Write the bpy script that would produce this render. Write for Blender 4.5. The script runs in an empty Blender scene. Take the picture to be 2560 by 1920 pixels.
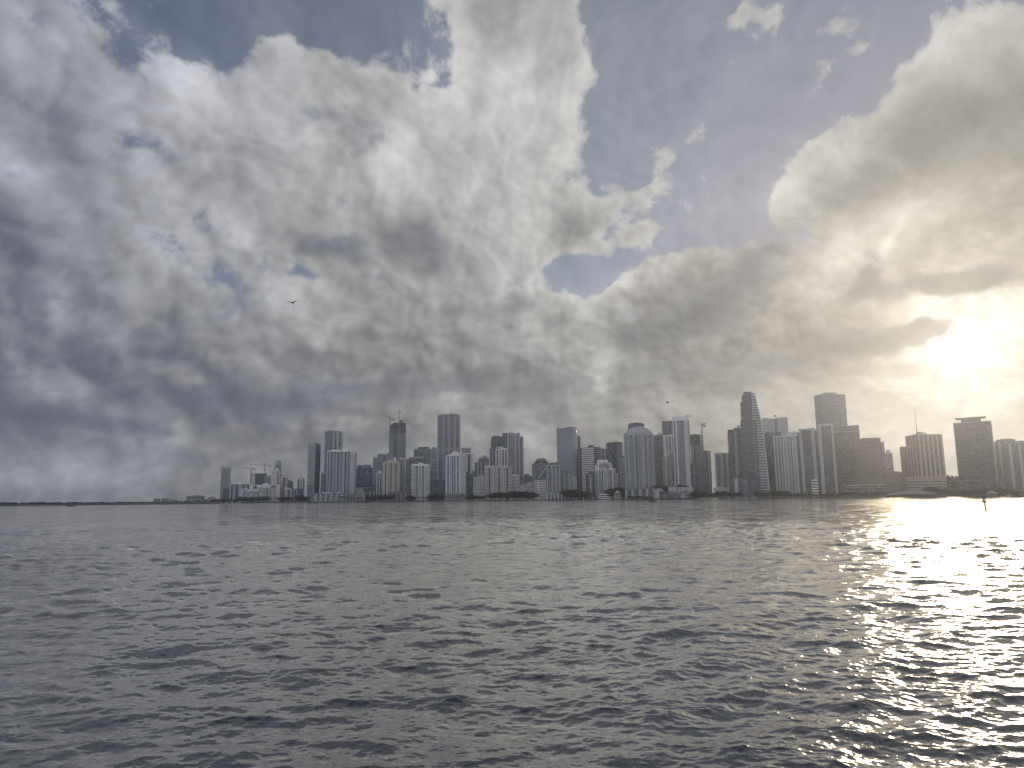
import bpy, bmesh, math, random
import numpy as np
from mathutils import Vector, Matrix
random.seed(11)
R = math.radians
scene = bpy.context.scene
COL = scene.collection

# ------------------------------------------------------------------ camera model (pixels below are of the 2560 x 1920 photograph)
FPX, CX, CY = 1850.0, 1280.0, 960.0
CAM_H = 8.0
PITCH = math.atan(281.5 / FPX)
ROLL = R(0.61)
CAM_LOC = Vector((0, 0, CAM_H))
CAM_ROT = (Matrix.Rotation(R(90) + PITCH, 3, 'X') @ Matrix.Rotation(-ROLL, 3, 'Z'))


def ray(px, py):
    return CAM_ROT @ Vector(((px - CX) / FPX, -(py - CY) / FPX, -1.0))


def at(px, py, Y):
    """World point on the ray of a pixel at ground distance Y in front of the camera."""
    d = ray(px, py)
    return CAM_LOC + d * (Y / d.y)


def on_water(px, py):
    d = ray(px, py)
    return CAM_LOC + d * (-CAM_H / d.z)


def azel(px, py):
    d = ray(px, py).normalized()
    return math.atan2(d.x, d.y), math.asin(d.z)


# ------------------------------------------------------------------ small node helper
class NT:
    def __init__(self, tree):
        self.t, self.n, self.l = tree, tree.nodes, tree.links
        self.n.clear()

    def node(self, typ, **kw):
        o = self.n.new(typ)
        for k, v in kw.items():
            setattr(o, k, v)
        return o

    def put(self, sock, v):
        if isinstance(v, bpy.types.NodeSocket):
            self.l.new(v, sock)
        elif v is not None:
            sock.default_value = v

    def m(self, op, a, b=None, c=None, clamp=False):
        o = self.node('ShaderNodeMath', operation=op, use_clamp=clamp)
        for i, v in enumerate((a, b, c)):
            if v is not None:
                self.put(o.inputs[i], v)
        return o.outputs[0]

    def v(self, op, a, b=None, c=None, scale=None):
        o = self.node('ShaderNodeVectorMath', operation=op)
        for i, x in enumerate((a, b, c)):
            if x is not None:
                self.put(o.inputs[i], x)
        if scale is not None:
            self.put(o.inputs['Scale'], scale)
        return o.outputs['Value'] if op in ('DOT_PRODUCT', 'LENGTH', 'DISTANCE') else o.outputs[0]

    def smooth(self, x, a, b, lo=0.0, hi=1.0):
        o = self.node('ShaderNodeMapRange', interpolation_type='SMOOTHSTEP')
        for i, v in enumerate((x, a, b, lo, hi)):
            self.put(o.inputs[i], v)
        return o.outputs[0]

    def lin(self, x, a, b, lo=0.0, hi=1.0):
        o = self.node('ShaderNodeMapRange')
        for i, v in enumerate((x, a, b, lo, hi)):
            self.put(o.inputs[i], v)
        return o.outputs[0]

    def noise(self, vec, scale, detail=4, rough=0.5, dist=0.0, color=False, lac=2.0, dim='3D'):
        o = self.node('ShaderNodeTexNoise', noise_dimensions=dim)
        self.put(o.inputs['Vector'], vec)
        o.inputs['Scale'].default_value = scale
        o.inputs['Detail'].default_value = detail
        o.inputs['Roughness'].default_value = rough
        o.inputs['Lacunarity'].default_value = lac
        o.inputs['Distortion'].default_value = dist
        return o.outputs['Color' if color else 'Fac']

    def mix(self, f, a, b):
        o = self.node('ShaderNodeMix', data_type='RGBA')
        self.put(o.inputs[0], f)
        self.put(o.inputs[6], a)
        self.put(o.inputs[7], b)
        return o.outputs[2]

    def sep(self, v):
        o = self.node('ShaderNodeSeparateXYZ')
        self.put(o.inputs[0], v)
        return o.outputs

    def comb(self, x, y, z):
        o = self.node('ShaderNodeCombineXYZ')
        for i, a in enumerate((x, y, z)):
            self.put(o.inputs[i], a)
        return o.outputs[0]


# ------------------------------------------------------------------ sun, sky and clouds
SUN_PX = (2392, 850)
SUN_DIR = ray(*SUN_PX).normalized()
SUN_AZ, SUN_EL = math.atan2(SUN_DIR.x, SUN_DIR.y), math.asin(SUN_DIR.z)
world = bpy.data.worlds.new("World")
scene.world = world
world.use_nodes = True
W = NT(world.node_tree)
tc = W.node('ShaderNodeTexCoord')
DIR = W.v('NORMALIZE', tc.outputs['Generated'])
dx, dy, dz = W.sep(DIR)
AZ = W.m('ARCTAN2', dx, dy)
EL = W.m('ARCSINE', dz)
P2 = W.comb(AZ, EL, 0.0)
# a slow wobble of the layout so that no cloud keeps a plain outline
wob = W.noise(DIR, 7.0, 3, 0.55, color=True)
P2 = W.v('ADD', P2, W.v('SCALE', W.v('SUBTRACT', wob, (0.5, 0.5, 0.5)), scale=0.05))


def blob_sum(base, blobs):
    acc = base
    pv = P2
    for q, (cx, cy, sx, sy, rot, amp) in enumerate(blobs):
        if q % 8 == 0 and isinstance(acc, bpy.types.NodeSocket):
            # each handful of clouds waits for the one before, which keeps the shader's working memory small
            pv = W.v('MULTIPLY_ADD', acc, (1e-9, 1e-9, 0.0), P2)
        a, e = azel(cx, cy)
        a0, a1 = azel(cx - 40, cy)[0], azel(cx + 40, cy)[0]
        e0, e1 = azel(cx, cy + 40)[1], azel(cx, cy - 40)[1]
        mp = W.node('ShaderNodeMapping', vector_type='TEXTURE')
        W.put(mp.inputs['Vector'], pv)
        mp.inputs['Location'].default_value = (a, e, 0)
        mp.inputs['Rotation'].default_value = (0, 0, R(rot))
        mp.inputs['Scale'].default_value = (sx * (a1 - a0) / 80, sy * (e1 - e0) / 80, 1)
        r2 = W.v('DOT_PRODUCT', mp.outputs[0], mp.outputs[0])
        acc = W.m('MULTIPLY_ADD', W.m('POWER', 0.3679, r2), amp, acc)
    return acc


# cover: how much cloud stands in a direction (blue openings are negative)
COVER = [
    (560, 30, 90, 110, 0, -1.3), (690, 10, 160, 80, 0, -1.2), (920, 50, 190, 105, -14, -1.5), (1060, 130, 80, 105, 15, -1.3),
    (640, 130, 120, 60, 0, .25), (800, 130, 90, 50, -20, .2),
    (1720, 200, 260, 330, 8, -1.5), (2050, 110, 300, 200, 15, -1.5), (1640, 420, 140, 190, 0, -1.0), (1480, 690, 110, 90, 0, -1.0), (1800, 430, 130, 110, 30, -.8),
    (1540, 0, 90, 90, 0, -.9), (1640, 560, 130, 80, 30, -.6),
    (1480, 560, 150, 45, 22, .62), (1580, 590, 60, 26, 15, .55), (1470, 625, 80, 22, 0, .4), (1690, 25, 50, 26, -30, .34), (1850, 30, 30, 55, -25, .36),
    (2060, 130, 90, 100, 20, .3), (2270, 170, 30, 40, 0, .3), (1675, 390, 34, 46, -20, .26), (2060, 340, 110, 34, 30, .3),
    (300, 335, 150, 60, -8, -.5), (400, 600, 95, 45, -5, -.5), (960, 385, 60, 45, 20, -.5), (1185, 480, 45, 26, 30, -.5), (235, 790, 30, 22, 0, -.5),
    (1260, 180, 40, 40, 0, -.45), (2040, 808, 45, 26, 0, -.6), (2215, 625, 18, 55, -35, -.55), (870, 240, 40, 30, 0, -.4), (470, 130, 40, 40, 0, -.3),
    (2440, 130, 130, 110, 0, .5), (2250, 420, 260, 120, 32, .5), (1960, 480, 90, 70, 20, .5), (1800, 640, 160, 60, 25, .5), (1620, 740, 130, 40, 8, .45), (1390, 780, 90, 60, 0, .4), (1280, 330, 170, 170, 0, .45), (1420, 200, 95, 170, 0, .6), (1290, 60, 110, 90, 0, .4), (1130, 330, 120, 100, 0, .3),
    (1300, 560, 90, 110, 10, .45),
]
# shade of the cloud, in display units around the base value
SHADE = [
    (230, 1200, 340, 46, 0, .19), (430, 190, 200, 60, -38, .05), (700, 110, 160, 50, -10, .05), (640, 560, 60, 60, 0, .06), (1180, 700, 90, 60, 0, .05),
    (60, 280, 420, 420, 0, -.015), (300, 620, 330, 170, 0, -.015),
    (430, 190, 300, 90, -38, 0.1), (760, 300, 260, 130, -10, 0.11), (950, 460, 150, 130, 0, 0.05), (1260, 280, 220, 220, 0, 0.14), (960, 400, 70, 120, 30, 0.01), (590, 560, 50, 80, 15, 0.13),
    (1290, 570, 90, 120, 0, 0.14), (1180, 840, 200, 80, 0, 0.07), (140, 765, 48, 48, 0, 0.18), (470, 955, 40, 26, 0, 0.14), (455, 1090, 60, 40, 0, 0.16), (120, 1160, 170, 40, 0, 0.08), (30, 450, 60, 60, 0, 0.1),
    (1970, 480, 110, 60, 25, 0.15), (2420, 110, 150, 100, 0, 0.14), (2250, 560, 260, 60, 28, 0.12), (2150, 640, 130, 90, 30, 0.12), (1560, 720, 110, 30, 10, 0.12), (1330, 1120, 60, 80, 0, 0.16), (1110, 995, 110, 22, 0, 0.12),
    (1480, 960, 90, 40, 0, 0.1), (2250, 1000, 330, 140, 0, 0.13), (2500, 820, 160, 200, 0, 0.18), (640, 310, 130, 60, -20, 0.05), (720, 745, 70, 40, 0, 0.1), (1750, 1020, 160, 40, 0, 0.06), (900, 1060, 80, 24, 0, 0.08),
    (840, 620, 120, 40, -4, -0.085), (1040, 620, 110, 60, 0, -0.076), (60, 1030, 240, 60, 0, -0.102), (350, 1000, 220, 60, 5, -0.068), (620, 1000, 200, 60, 0, -0.085), (250, 730, 300, 110, -10, -0.06), (700, 1080, 260, 60, 0, -0.06),
    (150, 900, 320, 90, 0, -0.111), (980, 900, 330, 90, 0, -0.051), (1230, 960, 220, 40, 0, -0.043), (60, 300, 200, 200, 0, -0.043), (1400, 870, 120, 60, 20, -0.051),
    (1680, 830, 140, 58, 5, -0.145), (1800, 770, 60, 50, 20, -0.068), (1900, 640, 110, 75, 25, -0.111), (1760, 600, 60, 40, 0, -0.043), (2220, 852, 125, 38, 3, -0.221), (2400, 712, 200, 36, -4, -0.204), (2040, 900, 260, 60, 0, -0.076), (2310, 400, 240, 110, 30, -0.025),
    (1620, 930, 220, 50, 0, -0.051), (1830, 980, 90, 50, 0, -0.068), (1000, 560, 70, 50, 0, -0.051), (500, 820, 200, 60, 0, -0.043), (1090, 400, 90, 50, 0, -0.034),
]
SUNV = tuple(SUN_DIR)


def deck(d):
    # cloud features shrink and flatten towards the horizon, as a cloud layer seen from below does
    x, y, z = W.sep(d)
    k = W.m('ADD', W.m('MAXIMUM', z, -0.05), 0.85)
    return W.comb(W.m('DIVIDE', x, k), W.m('DIVIDE', y, k), 0.0)


DK = deck(DIR)
DK2 = deck(W.v('ADD', W.v('SCALE', DIR, scale=0.955), tuple(Vector(SUNV) * 0.045)))
big = W.noise(DK, 5.2, 12, 0.55, 0.05, dim='2D')
soft = W.noise(DK, 5.2, 4.5, 0.5, 0.25, dim='2D')
soft2 = W.noise(DK2, 5.2, 4.5, 0.5, 0.25, dim='2D')
fine = W.noise(DK, 15.0, 10, 0.60, 0.12, dim='2D')


def cauli(v, det):
    # heaped, cauliflower-like lumps
    o = W.node('ShaderNodeTexVoronoi', feature='SMOOTH_F1', normalize=True, voronoi_dimensions='2D')
    W.put(o.inputs['Vector'], v)
    o.inputs['Scale'].default_value = 7.5
    o.inputs['Detail'].default_value = det
    o.inputs['Roughness'].default_value = 0.52
    o.inputs['Lacunarity'].default_value = 2.15
    o.inputs['Smoothness'].default_value = 0.35
    return o.outputs['Distance']


WARP = W.v('SCALE', W.v('SUBTRACT', W.noise(DK, 9.0, 5, 0.55, color=True, dim='2D'), (0.5, 0.5, 0.5)), scale=0.05)
puff = cauli(W.v('ADD', DK, WARP), 3.5)
puff2 = cauli(W.v('ADD', deck(W.v('ADD', W.v('SCALE', DIR, scale=0.985), tuple(Vector(SUNV) * 0.015 + Vector((0, 0, 0.006))))), WARP), 3.0)
cov = W.m('MAXIMUM', blob_sum(0.42, [b for b in COVER if b[5] < 0]), -0.42)
cov = blob_sum(cov, [b for b in COVER if b[5] > 0])
dens = W.m('MULTIPLY_ADD', W.m('SUBTRACT', big, 0.5), 2.3, cov)
dens = W.m('MULTIPLY_ADD', W.m('SUBTRACT', fine, 0.5), 2.3, dens)
dens = W.m('MULTIPLY_ADD', W.m('SUBTRACT', 0.42, puff), 1.5, dens)
dens = W.m('ADD', dens, W.smooth(EL, R(17), R(9), 0.0, 0.55))
alpha = W.smooth(dens, -0.24, 0.36)
ang = W.m('ARCCOSINE', W.v('DOT_PRODUCT', DIR, SUNV))
veil = W.m('MULTIPLY_ADD', W.noise(DK, 1.8, 6, 0.6, 0.8, dim='2D'), 0.35, W.smooth(ang, R(62), R(20), 0.0, 0.17))
alpha = W.m('MAXIMUM', alpha, veil, clamp=True)
alpha = W.m('MAXIMUM', alpha, W.smooth(EL, R(6.0), R(1.0), 0.0, 0.9))
behind = W.smooth(dy, 0.62, -0.30)                       # unseen sunlit clouds opposite the sun, brightened to light the walls
shade = blob_sum(W.m('MULTIPLY_ADD', W.m('ADD', behind, W.smooth(EL, R(38), R(62), 0.0, 1.25)), 0.22, 0.545), SHADE)  # unseen sky overhead is brightened as well, to lift the near water
shade = W.m('MULTIPLY_ADD', W.m('SUBTRACT', soft, soft2), 0.55, shade)
shade = W.m('MULTIPLY_ADD', W.m('SUBTRACT', puff2, puff), W.smooth(ang, R(55), R(20), 0.80, 1.05), shade)
shade = W.m('MULTIPLY_ADD', W.m('SUBTRACT', fine, 0.5), 0.14, shade)
edge = W.m('SUBTRACT', 1.0, W.smooth(dens, 0.0, 1.25))
shade = W.m('MULTIPLY_ADD', W.m('SUBTRACT', 0.42, puff), 0.14, shade)
shade = W.m('MULTIPLY_ADD', edge, W.smooth(ang, R(70), R(15), 0.08, 0.19), shade)
shade = W.m('ADD', shade, W.smooth(ang, R(55), R(15), 0.0, 0.035))
shade = W.m('SMOOTH_MAX', shade, 0.365, 0.14)
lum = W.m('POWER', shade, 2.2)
near_sun = W.m('POWER', 0.3679, W.m('POWER', W.m('DIVIDE', ang, R(24)), 2.0))
sunny = W.m('POWER', 0.3679, W.m('POWER', W.m('DIVIDE', ang, R(46)), 2.0))
cool = W.mix(W.smooth(shade, 0.34, 0.56), (0.90, 0.95, 1.22, 1), (1.0, 0.99, 0.985, 1))
tint = W.mix(sunny, cool, (1.0, 1.0, 0.985, 1))
tint = W.mix(near_sun, tint, (1.07, 0.995, 0.875, 1))
tint = W.v('MULTIPLY', tint, W.mix(W.smooth(ang, R(40), R(66)), (1, 1, 1, 1), (0.945, 0.975, 1.09, 1)))
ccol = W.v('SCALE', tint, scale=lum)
# the veiled sun: its patch of glare is broken up by the cloud in front of it
wsun = W.v('SUBTRACT', W.v('ADD', P2, W.v('SCALE', W.v('SUBTRACT', W.noise(DK, 9.0, 6, 0.6, 0.6, color=True, dim='2D'), (0.5, 0.5, 0.5)), scale=0.2)), (SUN_AZ, SUN_EL, 0.0))
wang = W.v('LENGTH', W.v('MULTIPLY', wsun, (1, 1, 0)))
glow1 = W.m('POWER', 0.3679, W.m('POWER', W.m('DIVIDE', wang, R(4.0)), 2.0))
ccol = W.v('ADD', ccol, W.v('SCALE', (0.75, 0.70, 0.60), scale=glow1))
# lower, thicker clouds in front: grey bodies against the bright deck
LOW = [(1690, 835, 150, 55, 6, 1.0), (1800, 775, 75, 42, 18, .8), (1560, 850, 50, 40, 0, .6), (2190, 853, 160, 36, 3, 1.15), (2310, 826, 60, 24, 20, .5), (2390, 712, 230, 32, -4, .9), (1900, 640, 110, 62, 25, .8), (1760, 610, 55, 36, 0, .5),
       (840, 620, 120, 36, -5, .6), (1050, 610, 100, 60, 0, .5), (1290, 770, 60, 90, 0, .4), (60, 1035, 260, 40, 0, .7), (640, 1000, 210, 44, 2, .9), (330, 1075, 190, 20, -3, .7), (1250, 965, 230, 34, 0, .7), (900, 960, 160, 50, 0, .5), (1640, 935, 240, 34, 0, .6), (1920, 905, 150, 40, 8, .6), (160, 760, 240, 50, -12, .45), (1830, 985, 110, 34, 0, .5), (2150, 720, 70, 24, 30, .5)]
d2 = blob_sum(-0.42, LOW)
d2 = W.m('MULTIPLY_ADD', W.m('SUBTRACT', 0.42, puff), 1.3, d2)
d2 = W.m('MULTIPLY_ADD', W.m('SUBTRACT', fine, 0.5), 1.3, d2)
d2 = W.m('MULTIPLY_ADD', W.m('SUBTRACT', big, 0.5), 0.9, d2)
a2 = W.smooth(d2, -0.05, 0.35, 0.0, 0.85)
shade2 = W.m('MULTIPLY_ADD', W.m('SUBTRACT', puff2, puff), 0.65, W.smooth(ang, R(60), R(10), 0.395, 0.515))
shade2 = W.m('MULTIPLY_ADD', W.m('SUBTRACT', 1.0, W.smooth(d2, 0.0, 0.9)), 0.09, shade2)
tint2 = W.mix(W.smooth(ang, R(22), R(56)), (1.0, 0.99, 0.97, 1), (0.90, 0.95, 1.20, 1))
ccol = W.mix(a2, ccol, W.v('SCALE', tint2, scale=W.m('POWER', shade2, 2.2)))
thin = W.m('SUBTRACT', 1.0, W.smooth(dens, 0.3, 1.0))
glow2 = W.m('POWER', 0.3679, W.m('POWER', W.m('DIVIDE', ang, R(11)), 2.0))
ccol = W.v('ADD', ccol, W.v('SCALE', (0.075, 0.060, 0.036), scale=glow2))
sky = W.node('ShaderNodeTexSky', sky_type='NISHITA', sun_disc=False, sun_elevation=SUN_EL, sun_rotation=SUN_AZ)
sky.air_density, sky.dust_density, sky.ozone_density = 1.0, 0.4, 2.0
bg_sky = W.node('ShaderNodeBackground')
W.put(bg_sky.inputs['Color'], W.v('MULTIPLY', sky.outputs[0], (1.16, 0.98, 1.06)))
bg_sky.inputs['Strength'].default_value = 0.069
bg_cloud = W.node('ShaderNodeBackground')
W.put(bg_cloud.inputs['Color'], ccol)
mixs = W.node('ShaderNodeMixShader')
W.put(mixs.inputs[0], alpha)
W.l.new(bg_sky.outputs[0], mixs.inputs[1])
W.l.new(bg_cloud.outputs[0], mixs.inputs[2])
W.l.new(mixs.outputs[0], W.node('ShaderNodeOutputWorld').inputs[0])
world.cycles.sampling_method = 'MANUAL'
world.cycles.sample_map_resolution = 512
# ------------------------------------------------------------------ materials
MATS = {}


def new_mat(name):
    m = bpy.data.materials.new(name)
    m.use_nodes = True
    return m, NT(m.node_tree)


def simple(name, col, rough=0.6, metal=0.0, var=0.12, scale=0.6, ior=1.45):
    """Plain painted / cast surface with a little blotchy wear."""
    if name in MATS:
        return MATS[name]
    m, n = new_mat(name)
    p = n.node('ShaderNodeBsdfPrincipled')
    c = n.node('ShaderNodeTexCoord').outputs['Object']
    f = n.noise(c, scale, 5, 0.6)
    k = n.m('MULTIPLY_ADD', n.m('SUBTRACT', f, 0.5), 2 * var, 1.0)
    n.put(p.inputs['Base Color'], n.v('SCALE', col, scale=k))
    p.inputs['Roughness'].default_value = rough
    p.inputs['Metallic'].default_value = metal
    p.inputs['IOR'].default_value = ior
    n.l.new(p.outputs[0], n.node('ShaderNodeOutputMaterial').inputs[0])
    MATS[name] = m
    return m


def mesh_obj(name, verts, faces, mat, parent=None, loc=None, smooth=False):
    me = bpy.data.meshes.new(name)
    me.from_pydata([tuple(v) for v in verts], [], faces)
    if smooth:
        me.polygons.foreach_set('use_smooth', [True] * len(me.polygons))
    mats = mat if isinstance(mat, (list, tuple)) else [mat]
    for x in mats:
        me.materials.append(x)
    me.update()
    o = bpy.data.objects.new(name, me)
    if parent:
        o.parent = parent
    if loc is not None:
        o.location = loc
    COL.objects.link(o)
    return o


def tag(o, label=None, cat=None, group=None, kind=None):
    for k, v in (('label', label), ('category', cat), ('group', group), ('kind', kind)):
        if v:
            o[k] = v
    return o


def empty(name, loc, rz=0.0):
    o = bpy.data.objects.new(name, None)
    o.empty_display_size = 2.0
    o.location = loc
    o.rotation_euler = (0, 0, rz)
    COL.objects.link(o)
    return o


# ------------------------------------------------------------------ water: spectral waves on one sheet that reaches the horizon
def wave_band(lmin, lmax, tile, n, wind, spread, slope, seed):
    """Height tile (n x n) holding wave lengths lmin..lmax, scaled to an rms slope."""
    rng = np.random.default_rng(seed)
    k1 = np.fft.fftfreq(n, d=tile / n) * 2 * np.pi
    kx, ky = np.meshgrid(k1, k1, indexing='ij')
    k = np.hypot(kx, ky)
    k[0, 0] = 1e-6
    th = np.arctan2(ky, kx)
    ok = (k > 2 * np.pi / lmax) & (k < 2 * np.pi / lmin)
    ang = np.cos((th - wind) / 2.0) ** (2 * spread) + 0.5 * np.cos((th - wind - R(34)) / 2.0) ** (2 * spread) + 0.4 * np.cos((th - wind + R(30)) / 2.0) ** (2 * spread)
    amp = np.where(ok, k ** -2.0 * np.sqrt(np.maximum(ang, 0)), 0.0)
    f = amp * (rng.normal(size=(n, n)) + 1j * rng.normal(size=(n, n)))
    h = np.real(np.fft.ifft2(f))
    ux, uy = np.real(np.fft.ifft2(1j * kx / k * f)), np.real(np.fft.ifft2(1j * ky / k * f))
    g0, g1 = np.gradient(h, tile / n)
    s = slope / math.sqrt(np.mean(g0 ** 2 + g1 ** 2))
    return h * s, ux * s, uy * s


def sample_tile(h, tile, x, y):
    n = h.shape[0]
    u, v = x / tile * n, y / tile * n
    i, j = np.floor(u).astype(int), np.floor(v).astype(int)
    a, b = u - i, v - j
    a, b = a * a * (3 - 2 * a), b * b * (3 - 2 * b)
    i, j = i % n, j % n
    i2, j2 = (i + 1) % n, (j + 1) % n
    return h[i, j] * (1 - a) * (1 - b) + h[i2, j] * a * (1 - b) + h[i, j2] * (1 - a) * b + h[i2, j2] * a * b


def build_water():
    NR, NC = 1080, 1200
    down = np.linspace(R(25), 0.0062, NR)
    r = CAM_H / np.tan(down)
    r = np.concatenate([[0.5, 5.0, 11.0], r, np.geomspace(r[-1] * 1.1, 4300, 18)])
    fine_a = np.linspace(R(-43), R(43), NC)
    coarse = np.linspace(R(43), R(317), 60)[1:-1]
    a = np.concatenate([fine_a, coarse])
    nr, nc = len(r), len(a)
    X = r[:, None] * np.sin(a)[None, :]
    Y = r[:, None] * np.cos(a)[None, :]
    dr = np.gradient(r)[:, None] * np.ones((1, nc))
    wind = R(-78)                                           # the chop runs from the town towards the viewer
    bands = [(4.5, 9.0, 83.0, 320, 12, 0.065), (2.0, 4.5, 47.0, 384, 9, 0.10), (0.9, 2.0, 27.0, 384, 7, 0.115), (0.42, 0.9, 15.0, 384, 5, 0.10), (0.19, 0.42, 7.3, 384, 4, 0.085)]
    Z, DX, DY = np.zeros_like(X), np.zeros_like(X), np.zeros_like(X)
    for q, (l0, l1, tile, n, sp, slope) in enumerate(bands):
        w = np.clip((l0 * 1.15 - dr) / (l0 * 0.6), 0, 1)
        if q < 2:
            w = w * (1 + 0.8 * np.clip((r[:, None] - 35) / 80, 0, 1))      # rougher water farther out
        rows = np.where(w[:, 0] > 0)[0]
        if not len(rows):
            continue
        e = rows[-1] + 1
        # the tile itself is turned so that the repeats of the bands never line up; the spectrum is turned back
        ca, sa = math.cos(0.37 * q), math.sin(0.37 * q)
        h, ux, uy = wave_band(l0, l1, tile, n, wind - 0.37 * q, sp, slope, 40 + q)
        xs, ys = X[:e] * ca + Y[:e] * sa, -X[:e] * sa + Y[:e] * ca
        hz, hx, hy = (w[:e] * sample_tile(t_, tile, xs, ys) for t_ in (h, ux, uy))
        Z[:e] += hz
        # sharp crests, flat troughs, and every crest leaning the way the chop runs
        DX[:e] += 0.85 * (hx * ca - hy * sa) + 0.55 * hz * math.cos(wind)
        DY[:e] += 0.85 * (hx * sa + hy * ca) + 0.55 * hz * math.sin(wind)
    gust = 0.8 + 0.35 * np.sin(X * 0.031 + 1.3 * np.sin(Y * 0.017)) * np.sin(Y * 0.043 + 0.7)
    Z *= gust
    Z[:2] = 0
    X, Y = X + DX * gust, Y + DY * gust
    co = np.stack([X, Y, Z], axis=-1).reshape(-1, 3)
    idx = np.arange(nr * nc).reshape(nr, nc)
    nxt = np.roll(idx, -1, axis=1)
    quads = np.stack([idx[:-1], nxt[:-1], nxt[1:], idx[1:]], axis=-1).reshape(-1, 4)[:, ::-1]
    me = bpy.data.meshes.new('water')
    me.vertices.add(len(co))
    me.vertices.foreach_set('co', co.astype(np.float32).ravel())
    me.loops.add(quads.size)
    me.loops.foreach_set('vertex_index', quads.astype(np.int32).ravel())
    me.polygons.add(len(quads))
    me.polygons.foreach_set('loop_start', np.arange(0, quads.size, 4, dtype=np.int32))
    me.polygons.foreach_set('use_smooth', np.ones(len(quads), dtype=bool))
    me.update(calc_edges=True)
    m, n = new_mat('bay_water')
    geo = n.node('ShaderNodeNewGeometry')
    pos = geo.outputs['Position']
    dist = n.v('LENGTH', pos)
    px, py, pz = n.sep(pos)
    # ripples too small for the sheet: slopes looked up at the shaded point, stronger where the sheet itself has gone flat
    s1 = n.v('SUBTRACT', n.noise(n.comb(n.m('MULTIPLY', px, 0.5), py, 0.0), 7.0, 4, 0.62, 0.3, color=True), (0.5, 0.5, 0.5))
    s2 = n.v('SUBTRACT', n.noise(n.comb(n.m('MULTIPLY', px, 0.55), n.m('MULTIPLY', py, 1.0), 3.0), 0.85, 5, 0.60, 0.4, color=True), (0.5, 0.5, 0.5))
    s3 = n.v('SUBTRACT', n.noise(n.comb(n.m('MULTIPLY', px, 0.5), n.m('MULTIPLY', py, 1.0), 9.0), 0.16, 4, 0.55, 0.4, color=True), (0.5, 0.5, 0.5))
    gusts = n.smooth(n.noise(n.comb(px, n.m('MULTIPLY', py, 0.6), 2.0), 0.013, 3, 0.55), 0.35, 0.65, 0.72, 1.2)
    sl_ = n.v('SCALE', s1, scale=n.lin(dist, 20, 200, 0.34, 0.80))
    sl_ = n.v('ADD', sl_, n.v('SCALE', s2, scale=n.lin(dist, 25, 260, 0.10, 1.25)))
    sl_ = n.v('ADD', sl_, n.v('SCALE', s3, scale=n.lin(dist, 50, 300, 0.0, 1.1)))
    s4 = n.v('SUBTRACT', n.noise(n.comb(n.m('MULTIPLY', px, 0.22), n.m('MULTIPLY', py, 0.045), 5.0), 1.0, 5, 0.62, 0.5, color=True), (0.5, 0.5, 0.5))
    sl_ = n.v('ADD', sl_, n.v('SCALE', s4, scale=n.lin(dist, 90, 350, 0.0, 0.18)))
    sl_ = n.v('MULTIPLY', n.v('SCALE', sl_, scale=gusts), (1, 1, 0))
    nor = n.v('NORMALIZE', n.v('ADD', geo.outputs['Normal'], sl_))
    lw = n.node('ShaderNodeLayerWeight')
    lw.inputs['Blend'].default_value = 0.5
    n.put(lw.inputs['Normal'], nor)
    fres = n.m('MULTIPLY_ADD', n.m('POWER', lw.outputs['Facing'], 3.2), 1.28, 0.012, clamp=True)
    deep = n.node('ShaderNodeBsdfDiffuse')
    deep.inputs['Color'].default_value = (0.009, 0.014, 0.025, 1)
    gl = n.node('ShaderNodeBsdfGlossy')
    gl.inputs['Color'].default_value = (1, 0.985, 0.945, 1)
    n.put(gl.inputs['Roughness'], n.lin(dist, 20, 400, 0.04, 0.08))
    n.put(gl.inputs['Normal'], nor)
    mx = n.node('ShaderNodeMixShader')
    n.put(mx.inputs[0], fres)
    n.l.new(deep.outputs[0], mx.inputs[1])
    n.l.new(gl.outputs[0], mx.inputs[2])
    n.l.new(mx.outputs[0], n.node('ShaderNodeOutputMaterial').inputs[0])
    me.materials.append(m)
    o = bpy.data.objects.new('water', me)
    COL.objects.link(o)
    tag(o, 'choppy grey bay water with a bright sun glitter on one side', 'water', kind='structure')
    return o


build_water()
# ------------------------------------------------------------------ facades
ALB = {
    'white': (0.72, 0.71, 0.69), 'cream': (0.48, 0.45, 0.40), 'pale': (0.40, 0.41, 0.42), 'grey': (0.21, 0.215, 0.225), 'dgrey': (0.065, 0.072, 0.085),
    'tan': (0.40, 0.35, 0.28), 'brown': (0.21, 0.165, 0.13), 'black': (0.05, 0.055, 0.065), 'blue': (0.26, 0.30, 0.37), 'dark': (0.028, 0.033, 0.042),
}


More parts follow.
